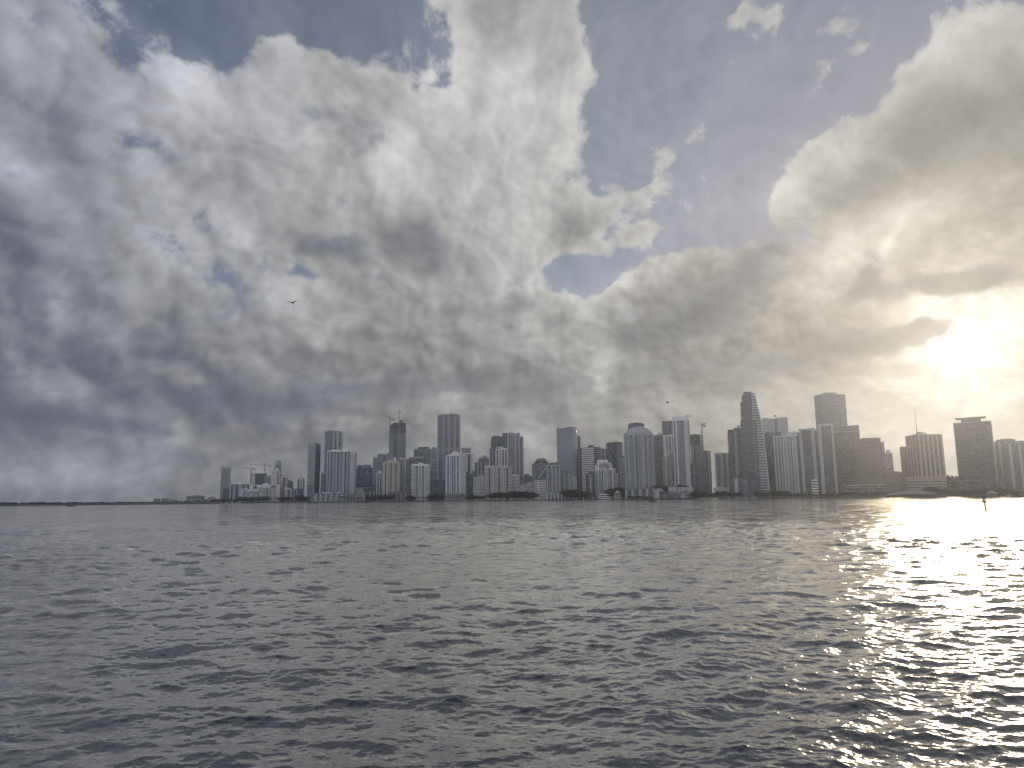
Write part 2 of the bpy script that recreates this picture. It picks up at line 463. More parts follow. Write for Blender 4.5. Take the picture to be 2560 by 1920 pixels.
def facade(col, pat, ww=3.4, fh=3.5, seed=0):
    """Wall with glass: grid = punched windows, band = ribbon windows, rib = glass between vertical piers, curtain = glass with thin frames,
    slot = narrow windows, plain = bare wall, net = debris netting, mirror = mirror glass."""
    key = (col, pat, ww, fh)
    if key in MATS:
        return MATS[key]
    m, n = new_mat('facade_%s_%s' % (col, pat))
    c = n.node('ShaderNodeTexCoord').outputs['Object']
    x, y, z = n.sep(c)
    u = n.m('DIVIDE', n.m('ADD', n.m('ADD', x, y), 1000.0), ww)
    v = n.m('DIVIDE', n.m('ADD', z, 100.0), fh)
    fu, fv = n.m('FRACT', u), n.m('FRACT', v)
    wn = n.node('ShaderNodeTexWhiteNoise', noise_dimensions='2D')
    n.put(wn.inputs['Vector'], n.comb(n.m('FLOOR', u), n.m('FLOOR', v), 0.0))
    rnd = wn.outputs['Value']

    def win(lo, hi, f):
        return n.m('MULTIPLY', n.m('GREATER_THAN', f, lo), n.m('LESS_THAN', f, hi))
    mask = {'grid': lambda: n.m('MULTIPLY', win(.20, .80, fu), win(.24, .80, fv)),
            'slot': lambda: n.m('MULTIPLY', win(.34, .70, fu), win(.2, .86, fv)),
            'band': lambda: win(.34, .86, fv),
            'rib': lambda: n.m('MULTIPLY', win(.22, .94, fu), win(.12, 1.0, fv)),
            'curtain': lambda: n.m('MULTIPLY', win(.05, .97, fu), win(.10, .97, fv)),
            'mirror': lambda: n.m('MULTIPLY', win(.03, .98, fu), win(.05, .98, fv)),
            'net': lambda: n.m('MULTIPLY', win(.06, .94, fu), win(.12, .90, fv)),
            'plain': lambda: 0.0}[pat]()
    wall = n.v('SCALE', ALB[col], scale=n.m('MULTIPLY_ADD', n.m('SUBTRACT', n.noise(n.v('MULTIPLY', c, (1, 1, 0.25)), 0.11, 5, 0.6), 0.5), 0.35, 1.0))
    pw = n.node('ShaderNodeBsdfPrincipled')
    n.put(pw.inputs['Base Color'], wall)
    pw.inputs['Roughness'].default_value = 0.75
    out = n.node('ShaderNodeOutputMaterial')
    if pat == 'plain':
        n.l.new(pw.outputs[0], out.inputs[0])
    else:
        g = n.node('ShaderNodeBsdfPrincipled')
        bright = n.m('POWER', rnd, 3.0)
        if pat == 'mirror':
            n.put(g.inputs['Base Color'], n.v('SCALE', (0.25, 0.27, 0.30), scale=n.m('MULTIPLY_ADD', rnd, 0.06, 0.80)))
            g.inputs['Metallic'].default_value = 0.92
            g.inputs['Roughness'].default_value = 0.05
        elif pat == 'net':
            n.put(g.inputs['Base Color'], n.v('SCALE', (0.10, 0.11, 0.13), scale=n.m('MULTIPLY_ADD', rnd, 0.8, 0.6)))
            g.inputs['Roughness'].default_value = 0.9
        else:
            n.put(g.inputs['Base Color'], n.v('SCALE', (0.020, 0.028, 0.045), scale=n.m('MULTIPLY_ADD', bright, 7.0, 0.7)))
            g.inputs['Roughness'].default_value = 0.09
            g.inputs['IOR'].default_value = 1.75
        # panes never sit quite plumb, so each one mirrors a slightly different piece of sky
        geo = n.node('ShaderNodeNewGeometry')
        tilt = n.v('SCALE', n.v('SUBTRACT', wn.outputs['Color'], (0.5, 0.5, 0.5)), scale=0.012 if pat == 'mirror' else 0.05)
        n.put(g.inputs['Normal'], n.v('NORMALIZE', n.v('ADD', geo.outputs['Normal'], tilt)))
        mx = n.node('ShaderNodeMixShader')
        n.put(mx.inputs[0], mask)
        n.l.new(pw.outputs[0], mx.inputs[1])
        n.l.new(g.outputs[0], mx.inputs[2])
        n.l.new(mx.outputs[0], out.inputs[0])
    MATS[key] = m
    return m


# ------------------------------------------------------------------ shapes
def box_vf(x0, x1, y0, y1, z0, z1, base=0):
    v = [(x0, y0, z0), (x1, y0, z0), (x1, y1, z0), (x0, y1, z0), (x0, y0, z1), (x1, y0, z1), (x1, y1, z1), (x0, y1, z1)]
    f = [(0, 3, 2, 1), (4, 5, 6, 7), (0, 1, 5, 4), (1, 2, 6, 5), (2, 3, 7, 6), (3, 0, 4, 7)]
    return v, [tuple(i + base for i in q) for q in f]


def boxes(name, lst, mat, parent=None, loc=None):
    V, F = [], []
    for b in lst:
        v, f = box_vf(*b, base=len(V))
        V += v
        F += f
    return mesh_obj(name, V, F, mat, parent, loc)


def prism(name, poly, z0, z1, mat, parent=None, top=None):
    """Upright prism on a footprint; top = a second footprint for the upper edge."""
    n = len(poly)
    top = top or poly
    V = [(x, y, z0) for x, y in poly] + [(x, y, z1) for x, y in top]
    F = [tuple(range(n - 1, -1, -1)), tuple(range(n, 2 * n))] + [(i, (i + 1) % n, n + (i + 1) % n, n + i) for i in range(n)]
    return mesh_obj(name, V, F, mat, parent)


def outline(shape, a, b, grow=0.0):
    """Footprint centred on the origin, counter-clockwise; -y is the face towards the bay."""
    hx, hy = a / 2 + grow, b / 2 + grow
    if shape == 'round':
        return [(hx * math.copysign(abs(math.cos(t)) ** 0.75, math.cos(t)), hy * math.copysign(abs(math.sin(t)) ** 0.75, math.sin(t))) for t in (2 * math.pi * i / 28 for i in range(28))]
    if shape == 'bow':
        pts = [(hx, hy), (-hx, hy)]
        return pts + [(-hx + 2 * hx * i / 14, -hy + 0.34 * a * (1 - math.sin(math.pi * i / 14)) * 0.5) for i in range(15)]
    if shape == 'cham':
        c = min(hx, hy) * 0.38
        return [(hx - c, -hy), (hx, -hy + c), (hx, hy - c), (hx - c, hy), (-hx + c, hy), (-hx, hy - c), (-hx, -hy + c), (-hx + c, -hy)]
    return [(hx, -hy), (hx, hy), (-hx, hy), (-hx, -hy)]


GROUND_Z = 1.6
DARKGLASS = ('dark', 'curtain')


def front_y(shape, a, b, x):
    if shape == 'box':
        return -b / 2
    if shape == 'cham':
        c = min(a, b) / 2 * 0.38
        return -b / 2 + max(0.0, abs(x) - (a / 2 - c))
    if shape == 'round':
        t = min(0.999, abs(x) / (a / 2)) ** (1 / 0.75)
        return -b / 2 * (1 - t * t) ** 0.375
    return -b / 2 + 0.17 * a * (1 - math.sin(math.pi * (x / a + 0.5)))


def B(name, cat, label, xl, xr, yt, Y, col='white', pat='grid', bays='', lbays='', split=None, shape='box', slabs=0.0, fh=3.5, ww=3.4, tops=(), ants=(),
      belts=(), d=None, cap=True, group=None, top=None, slab_col='white', lpat=None, yb=None, baysy=None, pier='pale', roofc='grey', capc=None, phi=None):
    """One building: xl..xr and yt are where its roofline stands in the photograph, Y its distance in metres across the bay."""
    L, Rr = at(xl, yt, Y), at(xr, yt, Y)
    w, H = Rr.x - L.x, 0.5 * (L.z + Rr.z) - GROUND_Z
    mid = 0.5 * (L.x + Rr.x)
    az = math.atan2(mid, Y)
    if split is None:
        a = w * math.cos(az)
        b = d or max(14.0, min(0.8 * a, 32.0))
        yaw = -az
        cx, cy = mid + 0.5 * b * math.sin(az), Y + 0.5 * b * math.cos(az)
    else:
        S = at(split, yt, Y)
        wl, wr = max(0.4, (S.x - L.x) * math.cos(az)), max(0.4, (Rr.x - S.x) * math.cos(az))
        ph = R(phi) if phi else min(max(math.atan2(wl, wr), R(14)), R(76))
        a, b = wr / math.cos(ph), wl / math.sin(ph)
        yaw = -az + ph
        cx = S.x + 0.5 * a * math.cos(yaw) - 0.5 * b * math.sin(yaw)
        cy = Y + 0.5 * a * math.sin(yaw) + 0.5 * b * math.cos(yaw)
    z0 = 0.0
    root = tag(empty(name, (cx, cy, GROUND_Z), yaw), label, cat, group)
    wall = facade(col, pat, ww, fh)
    poly = outline(shape, a, b)
    tp = None
    if top:
        tp = [(x * top[0] + top[1] * a, y * top[0]) for x, y in poly]
    prism('wall', poly, z0, H, wall, root, tp)
    if split is not None and lpat:
        # the other face has a skin of its own
        boxes('side_wall', [(-a / 2 - 0.25, -a / 2 - 0.005, -b / 2 + 0.05, b / 2 - 0.05, z0 + 0.1, H - 0.1)], facade(lpat[0], lpat[1], ww, fh), root)
    conc = lambda c: simple('concrete_' + c, ALB[c], 0.8)
    if cap:
        cc = conc(capc or (col if col not in ('dark', 'black') else 'dgrey'))
        if top:
            prism('parapet', [(x * 1.008, y * 1.008) for x, y in tp], H - 0.3, H + 1.3, cc, root)
        else:
            prism('parapet', outline(shape, a, b, 0.25), H - 0.9, H + 0.9, cc, root)

    def px_z(py, px=None):
        return at(px or (xl + xr) / 2, py, Y).z - GROUND_Z

    def strip(face, u0, u1, kind, zlo, zhi):
        span = a if face == 'F' else b
        s0, s1 = -span / 2 + u0 * span, -span / 2 + u1 * span

        def put(nm, lst, mt):
            if face == 'F':
                lst = [(p0, p1, q0, q1, r0, r1) for (p0, p1, q0, q1, r0, r1) in lst]
            else:
                lst = [(-a / 2 + q0 + b / 2, -a / 2 + q1 + b / 2, -p1, -p0, r0, r1) for (p0, p1, q0, q1, r0, r1) in lst]
            boxes(nm, lst, mt, root)
        xm = 0.5 * (s0 + s1)
        fy = front_y(shape, a, b, xm) if face == 'F' else -b / 2
        inn = 0.35 if shape == 'box' else 2.5
        if kind == 'd':
            put('window_bay', [(s0 + .08, s1 - .08, fy - 0.22, fy + inn, zlo, zhi)], facade('dark', 'curtain', 1.7, fh))
        elif kind == 'g':
            put('window_bay', [(s0 + .08, s1 - .08, fy - 0.22, fy + inn, zlo, zhi)], facade('grey', 'band', 3.0, fh))
        elif kind == 'm':
            put('window_bay', [(s0 + .08, s1 - .08, fy - 0.22, fy + inn, zlo, zhi)], facade('pale', 'mirror', 2.4, fh))
        elif kind == 'f':
            put('pier', [(s0 + .1, s1 - .1, fy - 0.9, fy + inn, zlo, zhi + 0.6)], conc(pier))
        elif kind == 'b':
            k = max(1, int((zhi - zlo) / fh))
            lst = [(s0 + .15, s1 - .15, fy - 0.15, fy + inn, zlo, zhi)]
            lst += [(s0 + .15, s1 - .15, fy - 1.5, fy - 0.13, zlo + fh * i, zlo + fh * i + 1.15) for i in range(k)]
            lst += [(s0 + .15, s0 + .5, fy - 1.48, fy - 0.13, zlo, zlo + fh * k - 1.0), (s1 - .5, s1 - .15, fy - 1.48, fy - 0.13, zlo, zlo + fh * k - 1.0)]
            o = None
            V, F, I = [], [], []
            for q, bx in enumerate(lst):
                if face == 'L':
                    p0, p1, q0, q1, r0, r1 = bx
                    bx = (-a / 2 + q0 + b / 2, -a / 2 + q1 + b / 2, -p1, -p0, r0, r1)
                v, f = box_vf(*bx, base=len(V))
                V += v
                F += f
                I += [0 if q == 0 else 1] * 6
            o = mesh_obj('balcony_stack', V, F, [facade('dark', 'curtain', 2.6, fh), conc(pier)], root)
            o.data.polygons.foreach_set('material_index', I)
    lo = px_z(yb) if yb else 0.6
    hi = px_z(baysy) if baysy else H - 1.6
    for face, s in (('F', bays), ('L', lbays)):
        i = 0
        while i < len(s):
            j = i
            while j + 1 < len(s) and s[j + 1] == s[i] and s[i] in 'm':
                j += 1
            if s[i] != '.':
                strip(face, i / len(s), (j + 1) / len(s), s[i], lo, hi)
            i = j + 1
    if slabs:
        k = int((hi - lo) / fh)
        src = prism('balcony', outline(shape, a, b, slabs), 0, 0.95 if slabs > 1.0 else 0.7, conc(slab_col), root)
        src.location.z = lo + 0.3
        for i in range(1, k):
            o = src.copy()
            o.parent = root
            o.location.z = lo + 0.3 + i * fh
            COL.objects.link(o)
    for py in belts:
        z = px_z(py)
        prism('belt', outline(shape, a, b, 0.7 + slabs), z - 0.8, z + 0.9, conc(pier), root)
    for t in tops:
        txl, txr, ty = t[:3]
        f0, f1 = (txl - xl) / (xr - xl), (txr - xl) / (xr - xl)
        zt = at((txl + txr) / 2, ty, Y).z - GROUND_Z
        tcol, tpat, tshape = (t[3] if len(t) > 3 else roofc), (t[4] if len(t) > 4 else 'plain'), (t[5] if len(t) > 5 else 'box')
        nm = t[6] if len(t) > 6 else 'roof_block'
        if split is None:
            ta, tc, tb = (f1 - f0) * a, ((f0 + f1) / 2 - .5) * a, b * 0.82
            pl = [(x + tc, y) for x, y in outline(tshape, ta, tb)]
        else:
            k = f1 - f0
            c0 = (f0 + f1) / 2 - .5
            pl = [(x + c0 * w * math.cos(-ph), y + c0 * w * -math.sin(ph)) for x, y in outline(tshape, a * k * 0.9, b * k * 0.9)]
        zb_ = at((txl + txr) / 2, t[7], Y).z - GROUND_Z if len(t) > 7 else H - 1.2
        prism(nm, pl, zb_, zt, facade(tcol, tpat, ww, fh), root)
    if H > 40 and shape in ('box', 'cham') and not top:
        rg = random.Random(int(xl * 7 + yt))
        for q in range(rg.randint(2, 4)):
            ux, uy, uw = rg.uniform(-.38, .38) * a, rg.uniform(-.35, .1) * b, rg.uniform(1.5, min(5.0, a * .2))
            boxes('roof_unit', [(ux - uw, ux + uw, uy - 2, uy + 2, H - .5, H + rg.uniform(1.8, 3.6))], conc(rg.choice(['grey', 'pale', 'dgrey'])), root)
        if rg.random() < .45:
            ux = rg.uniform(-.35, .35) * a
            boxes('aerial', [(ux - .16, ux + .16, -.16, .16, H - .5, H + rg.uniform(6, 11))], conc('grey'), root)
    for (ax, ay, r_) in ants:
        f0 = (ax - xl) / (xr - xl)
        zt = at(ax, ay, Y).z - GROUND_Z
        x0 = (f0 - .5) * (a if split is None else w * math.cos(ph))
        prism('antenna', [(x0 + r_ * math.cos(t), r_ * math.sin(t)) for t in (0.3, 1.9, 3.4, 5.0)], H - 1, zt, conc('grey'), root, [(x0 + .25 * r_ * math.cos(t), .25 * r_ * math.sin(t)) for t in (0.3, 1.9, 3.4, 5.0)])
    return root, a, b, H


def UC(name, label, xl, xr, yt, Y, net=None, tops=(), fh=3.6, cols=7, shape='box', bare=0.0, group=None, glass_to=None, slot=None, steps=()):
    """A tower still going up: bare slabs on columns round a core; glass has reached glass_to, netting hangs between the net heights."""
    L, Rr = at(xl, yt, Y), at(xr, yt, Y)
    w, H, mid = Rr.x - L.x, 0.5 * (L.z + Rr.z) - GROUND_Z, 0.5 * (L.x + Rr.x)
    az = math.atan2(mid, Y)
    a = w * math.cos(az)
    b = min(30.0, 0.75 * a)
    root = tag(empty(name, (mid + .5 * b * math.sin(az), Y + .5 * b * math.cos(az), GROUND_Z), -az), label, 'unfinished tower', group)
    conc, dk = simple('raw_concrete', (0.20, 0.20, 0.20), 0.9), simple('shade_cloth', (0.035, 0.04, 0.05), 0.9)
    pz = lambda py: at((xl + xr) / 2, py, Y).z - GROUND_Z

    def ztop_at(f):
        z = H
        for (s0, s1, sy) in steps:
            if s0 <= f < s1:
                z = pz(sy)
        return z
    k = int(H / fh)
    for i in range(1, k + 1):
        z = i * fh
        ok = [j for j in range(20) if ztop_at((j + .5) / 20) >= z - 0.5]
        if ok:
            boxes('floor_slab', [(-a / 2 + a * ok[0] / 20 - .8, -a / 2 + a * (ok[-1] + 1) / 20 + .8, -b / 2 - .8, b / 2 + .8, z - .45, z)], conc, root)
    boxes('core', [(-a * .24, a * .30, -b * .22, b * .22, 0, H - 1)], dk, root)
    for i in range(cols):
        f = (i + .5) / cols
        x = -a / 2 + a * f
        top = ztop_at(f) + random.uniform(0, 3.5)
        for y in (-b / 2 + .6, b / 2 - .6):
            boxes('column', [(x - .5, x + .5, y - .5, y + .5, 0, top)], conc, root)
    if glass_to:
        boxes('glazing', [(-a / 2 - .2, a / 2 + .2, -b / 2 - .2, b / 2 + .2, 0, pz(glass_to))], facade('pale', 'rib', 3.2, fh), root)
    if net:
        for (f0, f1, y0, y1) in net:
            boxes('debris_net', [(-a / 2 + a * f0 - 1.2, -a / 2 + a * f1 + 1.2, -b / 2 - 1.3, -b / 2 - .95, pz(y1), pz(y0))], facade('black', 'net', 3.0, fh), root)
    if slot:
        boxes('window_bay', [(-a / 2 + a * slot[0], -a / 2 + a * slot[1], -b / 2 - 1.5, -b / 2, 0, pz(slot[2]))], facade('dark', 'curtain', 2.0, fh), root)
    for (txl, txr, ty) in tops:
        f0, f1 = (txl - xl) / (xr - xl), (txr - xl) / (xr - xl)
        boxes('core_head', [(-a / 2 + a * f0, -a / 2 + a * f1, -b * .2, b * .2, H - 2, pz(ty))], conc, root)
    return root


def lattice(name, p0, p1, wdt, mat, parent, n=None, up=Vector((0, 0, 1)), taper=1.0):
    """Open lattice boom: four chords and zig-zag bracing between two points."""
    p0, p1 = Vector(p0), Vector(p1)
    ax = (p1 - p0)
    ln = ax.length
    ax.normalize()
    sd = ax.cross(up)
    if sd.length < 0.1:
        sd = Vector((1, 0, 0))
    sd.normalize()
    u2 = sd.cross(ax).normalized()
    n = n or max(3, int(ln / (wdt * 1.6)))
    V, F = [], []

    def bar(q0, q1, t):
        d_ = (q1 - q0).normalized()
        s = d_.orthogonal().normalized()
        s2 = d_.cross(s)
        k = len(V)
        for q in (q0, q1):
            for c1, c2 in ((1, 1), (-1, 1), (-1, -1), (1, -1)):
                V.append(q + (s * c1 + s2 * c2) * t * .5)
        F.extend([(k, k + 1, k + 5, k + 4), (k + 1, k + 2, k + 6, k + 5), (k + 2, k + 3, k + 7, k + 6), (k + 3, k, k + 4, k + 7), (k + 3, k + 2, k + 1, k), (k + 4, k + 5, k + 6, k + 7)])
    cor = [(1, 1), (-1, 1), (-1, -1), (1, -1)]
    pt = lambda c, t: p0 + ax * (ln * t) + (sd * c[0] + u2 * c[1]) * (wdt * .5 * (1 + (taper - 1) * t))
    for c in cor:
        bar(pt(c, 0), pt(c, 1), wdt * .17)
    for i in range(n):
        for j in range(4):
            c, e = cor[j], cor[(j + 1) % 4]
            bar(pt(c if i % 2 else e, i / n), pt(e if i % 2 else c, (i + 1) / n), wdt * .10)
    return mesh_obj(name, V, F, mat, parent)


def CRANE(label, mx, y_top, y_base, Y, jib, counter, group='tower cranes over the skyline', wdt=2.2):
    """Hammerhead crane: mast pixel column mx from y_base to y_top, jib and counter-jib tip pixels."""
    base, top = at(mx, y_base, Y), at(mx, y_top, Y)
    top.x = base.x
    root = tag(empty('tower_crane', base), label, 'crane', group)
    st = simple('crane_steel', (0.30, 0.28, 0.24), 0.6)
    h = top.z - base.z
    lattice('mast', (0, 0, 0), (0, 0, h), wdt, st, root)
    jp, cp = at(jib[0], jib[1], Y) - base, at(counter[0], counter[1], Y) - base
    jp.y, cp.y = jib[2] if len(jib) > 2 else 0, -(jib[2] if len(jib) > 2 else 0) * .3
    jz = h + 0.2
    lattice('jib', (0, 0, jz), (jp.x, jp.y, jp.z), wdt * .8, st, root, taper=.5)
    lattice('counter_jib', (0, 0, jz), (cp.x, cp.y, cp.z), wdt * .9, st, root)
    boxes('cab', [(-1.5, 1.5, -wdt, -wdt * .4, h - 2.5, h + .4)], simple('crane_cab', (.5, .5, .48), .5), root)
    boxes('counterweight', [(cp.x - 2, cp.x + 2, cp.y - 1.2, cp.y + 1.2, cp.z - 3.2, cp.z + .6)], simple('concrete_grey', ALB['grey'], .8), root)
    lattice('tower_peak', (0, 0, h), (0, 0, h + 6.5), wdt * .7, st, root, taper=.2)
    return root
# ------------------------------------------------------------------ the town, from the far end of the shore on the left to the glare on the right
T_, O_, H_ = 'apartment tower', 'office tower', 'building'
# far blocks beyond the end of the town
B('apartment_block', H_, 'pale round-cornered block, the outer of the far twin blocks beyond the tree line', 384, 402, 1246.5, 3300, 'grey', 'grid', shape='round', group='far twin blocks', cap=False)
B('apartment_block', H_, 'pale round-cornered block, the inner of the far twin blocks, nearer the town', 404, 422.5, 1246, 3300, 'grey', 'grid', shape='round', group='far twin blocks', cap=False)
B('low_building', H_, 'faint low hall just right of the far twin blocks', 423, 440, 1251, 3300, 'grey', 'band', tops=[(427, 436, 1249.5)])
B('hotel', H_, 'long grey hotel block with a raised middle, on the shore left of the first tower', 467, 512, 1240, 2300, 'grey', 'grid', bays='.d.d.d.d.d.', tops=[(484, 500, 1238)])
B('low_building', H_, 'low grey podium in front of the long hotel block', 464, 508, 1249, 2270, 'pale', 'band')
B('low_building', H_, 'low stepped tan building with a small dome-like top beside the first tower', 513, 541, 1247, 2300, 'tan', 'grid', tops=[(520, 538, 1243, 'tan', 'grid'), (527, 533, 1240.5, 'tan')])
# first cluster
B('apartment_tower', T_, 'slim pale tower with curved top, standing alone at the far end of town', 553, 578, 1168, 2050, 'pale', 'band', split=574.5, phi=70, fh=3.4, slabs=1.0, slab_col='pale', top=(0.93, 0.012), capc='white', roofc='pale', tops=[(558, 576, 1165.5, 'pale')])
B('glass_building', H_, 'low grey glass block at the foot of the slim pale tower', 557, 573.5, 1221.5, 1960, 'grey', 'curtain', bays='.d..d.')
B('apartment_block', T_, 'broad mid-rise with white and dark upright strips, right of the slim lone tower', 574, 627, 1210, 1960, 'white', 'grid', bays='fdfbdffdbfdf', tops=[(590, 604, 1207, 'white'), (609, 613, 1207.5, 'white')])
UC('unfinished_tower', 'dark concrete skeleton with bare columns on top under two hammerhead cranes', 627.5, 668, 1184, 2080, net=[(.32, .95, 1184, 1214)], cols=8)
CRANE('hammerhead crane with the lower jib, left of the dark concrete skeleton', 625, 1172, 1245, 2060, (600, 1169.5, 20), (637, 1171.8))
CRANE('hammerhead crane with the higher jib, rising out of the dark concrete skeleton', 659, 1162.5, 1245, 2135, (628, 1161.5, -18), (674, 1162.8))
B('apartment_tower', T_, 'narrow grey-striped block between the dark skeleton and the stepped white tower', 663, 678, 1191, 2020, 'pale', 'rib', bays='fdfdfdf')
B('apartment_tower', T_, 'tall slim tower with notched crown, behind the stepped white tower', 687, 704, 1158, 2080, 'pale', 'grid', split=691, slabs=.8, slab_col='pale', tops=[(690, 703, 1151.5, 'pale', 'grid')])
B('apartment_tower', T_, 'stepped white tower with a shaded flank, left of the tan slab', 679, 700, 1177, 1990, 'white', 'plain', split=690.5, bays='.b.', lbays='.', tops=[(688, 698, 1170.5, 'white')], belts=(1198,), lpat=('white', 'grid'))
B('hotel', H_, 'wide white slab hotel with a dark top-floor strip, behind the gridded hotel', 624, 701, 1213, 1900, 'white', 'plain', bays='..dd.......ddd..', yb=1222, tops=[(657, 671, 1208.5, 'white')])
B('hotel', H_, 'white hotel front with a fine window grid under the wide white slab', 647, 690, 1221, 1850, 'white', 'grid', bays='f..f.b.f..f', ww=3, fh=3.1, belts=(1220,))
B('apartment_block', H_, 'low white block with long horizontal window bands, left of the gridded hotel', 616, 646.5, 1227, 1850, 'white', 'band', lbays='', bays='f.......', fh=3.2, tops=[(618, 624, 1225, 'white')])
B('apartment_block', H_, 'small white block with corner windows behind the banded one', 599, 619, 1223, 1890, 'white', 'slot', bays='...b.b', fh=3.2, tops=[(613, 618, 1220, 'white')])
B('apartment_tower', T_, 'plain tan slab without windows beside the stepped white tower', 701, 708.5, 1190, 1940, 'tan', 'plain')
B('apartment_tower', T_, 'narrow tower, half dark and half white, right of the tan slab', 708, 721, 1192, 1920, 'white', 'grid', bays='dd.b')
B('office_block', H_, 'dark brown windowless-looking box between two white mid-rises', 720, 733, 1204, 1990, 'brown', 'curtain', bays='..d', cap=True)
B('apartment_block', H_, 'low white stepped block below the dark brown box', 711, 728, 1222, 1860, 'white', 'band', bays='..d.', tops=[(711, 717, 1219, 'white')])
B('apartment_block', H_, 'low dark block with white upright strips near the waterside trees', 728, 744, 1222.5, 1850, 'grey', 'rib', bays='fdfdf')
B('apartment_tower', T_, 'small white tower with dark balcony bands on both edges', 744, 762, 1196.5, 1900, 'white', 'plain', bays='bb.d.bb', tops=[(749, 757, 1194, 'grey')], fh=4)
B('apartment_block', H_, 'low dark slab in front of the small banded white tower', 744, 757, 1222.5, 1830, 'dgrey', 'band', bays='d.d')
# dark twin-faced tower to the pale-blue glass
B('apartment_tower', T_, 'tall grey tower with one dark banded face', 771, 802, 1110, 1700, 'dark', 'band', split=789.5, lbays='.d..d..', lpat=('pale', 'slot'), slabs=.5, slab_col='dgrey', fh=3.7, capc='grey')
B('podium', H_, 'white striped low podium in front of the grey tower with one dark banded face', 769, 784, 1213, 1640, 'grey', 'band', fh=5.2, d=14)
B('apartment_tower', T_, 'tall pale tower with white crown band behind the broad ribbed tower', 812, 858, 1076, 1900, 'white', 'band', split=832, lpat=('blue', 'curtain'), bays='..d...d..', lbays='f.d......', fh=3.4, tops=[(834, 857, 1071, 'white', 'plain'), (816, 832, 1073, 'pale')], capc='white')
B('apartment_block', T_, 'slim white block squeezed between the dark banded tower and the broad ribbed tower', 802, 815, 1184, 1760, 'pale', 'grid', bays='.b.d', tops=[(805, 810, 1181.5, 'pale')])
B('apartment_tower', T_, 'broad apartment tower with many white upright ribs and a small roof crane', 818, 879, 1128, 1640, 'pale', 'grid', bays='fdfbdfbbfbdfbbffdbfd.f', tops=[(828, 850, 1123, 'white', 'slot'), (855, 868, 1121, 'white')], capc='white', fh=3.3)
B('apartment_tower', T_, 'right-hand wing with dotted white wall and dark balcony edge, joined to the broad ribbed tower', 879.5, 892, 1132, 1650, 'white', 'grid', bays='...bb', ww=2.6, fh=3.3)
B('podium', H_, 'long white podium with balconies along the water below the broad ribbed tower', 778, 866, 1234, 1570, 'grey', 'grid', bays='.bf.bf.bf.bf.bf.bf.b', d=20, tops=[(805, 830, 1231, 'white'), (842, 852, 1231, 'white')])
B('podium', H_, 'white waterside annex with tall columns under the broad ribbed tower', 866, 890, 1236, 1590, 'grey', 'slot', bays='fdfdfdf', d=16)
B('office_block', H_, 'pale glass block showing above the dark towers right of the dotted wing', 893, 928, 1163, 1900, 'pale', 'curtain', d=16)
B('apartment_tower', T_, 'dark glass block with uneven recesses, between the dotted wing and the pale-blue slabs', 891, 932, 1170.5, 1780, 'black', 'curtain', bays='.f.dd.f..dfd', pier='dgrey', tops=[(918, 928, 1168.5, 'dgrey')])
B('podium', H_, 'dark multi-deck podium below the dark glass block', 888, 942, 1214, 1700, 'dgrey', 'band', fh=6, belts=(1219,), pier='grey')
B('gallery_building', H_, 'pale perforated cube on the waterfront left of the twin-topped cream tower', 891, 909, 1219.5, 1560, 'grey', 'plain', d=16)
B('low_building', H_, 'dark low hall with white frames right of the pale perforated cube', 909, 936, 1226, 1600, 'dgrey', 'grid', bays='fd.d.fd.f')
B('office_tower', O_, 'left pale-blue glass slab, the lower of two smooth ones', 933, 945, 1145, 1880, 'blue', 'mirror')
B('office_tower', O_, 'smooth pale-blue glass slab with a notched corner, behind the cream tower', 944, 983, 1136, 1850, 'blue', 'mirror', bays='....d.....', tops=[(972, 983, 1133.5, 'pale')])
UC('unfinished_tower', 'tall half-glazed tower with stepped bare floors on top and a netted band', 974.5, 1014.5, 1055, 1950, net=[(0, .3, 1072, 1083), (.45, 1, 1072, 1083)], tops=[(998, 1008, 1049)], glass_to=1082, slot=(.28, .44, 1078), steps=[(0, .12, 1064), (.12, .22, 1061), (.22, .36, 1058)])
CRANE('crane seen end-on, left of the tall half-glazed tower', 973, 1045, 1180, 1930, (969, 1043.5, -40), (982, 1047))
CRANE('highest crane, standing in front of the half-glazed tower with its boom raised', 996.7, 1031, 1180, 1925, (992, 1036, -30), (998.6, 1027.5))
# cream towers and the tall dark slab
B('apartment_tower', T_, 'slender pale tower with needle spire in front of the blue slabs', 941, 957, 1183, 1600, 'white', 'grid', bays='fdfdf', tops=[(944.5, 954, 1177, 'white', 'slot', 'cham')], ants=[(948.7, 1170, 0.9)])
B('apartment_tower', T_, 'ornate cream tower with peaked crown and rounded shoulders', 957, 1000, 1156, 1590, 'cream', 'grid', bays='.fd.f..df.fd.f.', tops=[(961, 970, 1153.5, 'cream', 'slot', 'cham'), (968, 996, 1149.5, 'cream', 'slot', 'cham'), (978, 990, 1145.5, 'tan', 'plain', 'cham'), (985, 989, 1142.5, 'white')], pier='cream', fh=3.2)
B('apartment_tower', T_, 'cream tower with flat white crown joined behind the ornate peaked one', 1000, 1014, 1147.5, 1630, 'cream', 'grid', bays='.d.d.f', tops=[(1000, 1013, 1144.5, 'white', 'slot')])
B('low_building', H_, 'dark low pavilion with a flat pale roof at the water under the cream towers', 973, 1022, 1231, 1540, 'brown', 'grid', bays='d.d.d.d.d', d=14, tops=[(988, 1018, 1228, 'dgrey')])
B('apartment_tower', T_, 'grey mid-height block right of the cream towers', 1014.5, 1028, 1149, 1720, 'grey', 'band', bays='...d')
B('office_tower', O_, 'wide grey slab with tall slots below its roof, behind the white rounded tower', 1022, 1068, 1145, 1780, 'grey', 'band', bays='...d.d.d.d.d.', yb=1160, tops=[(1022, 1060, 1142, 'pale')], pier='pale')
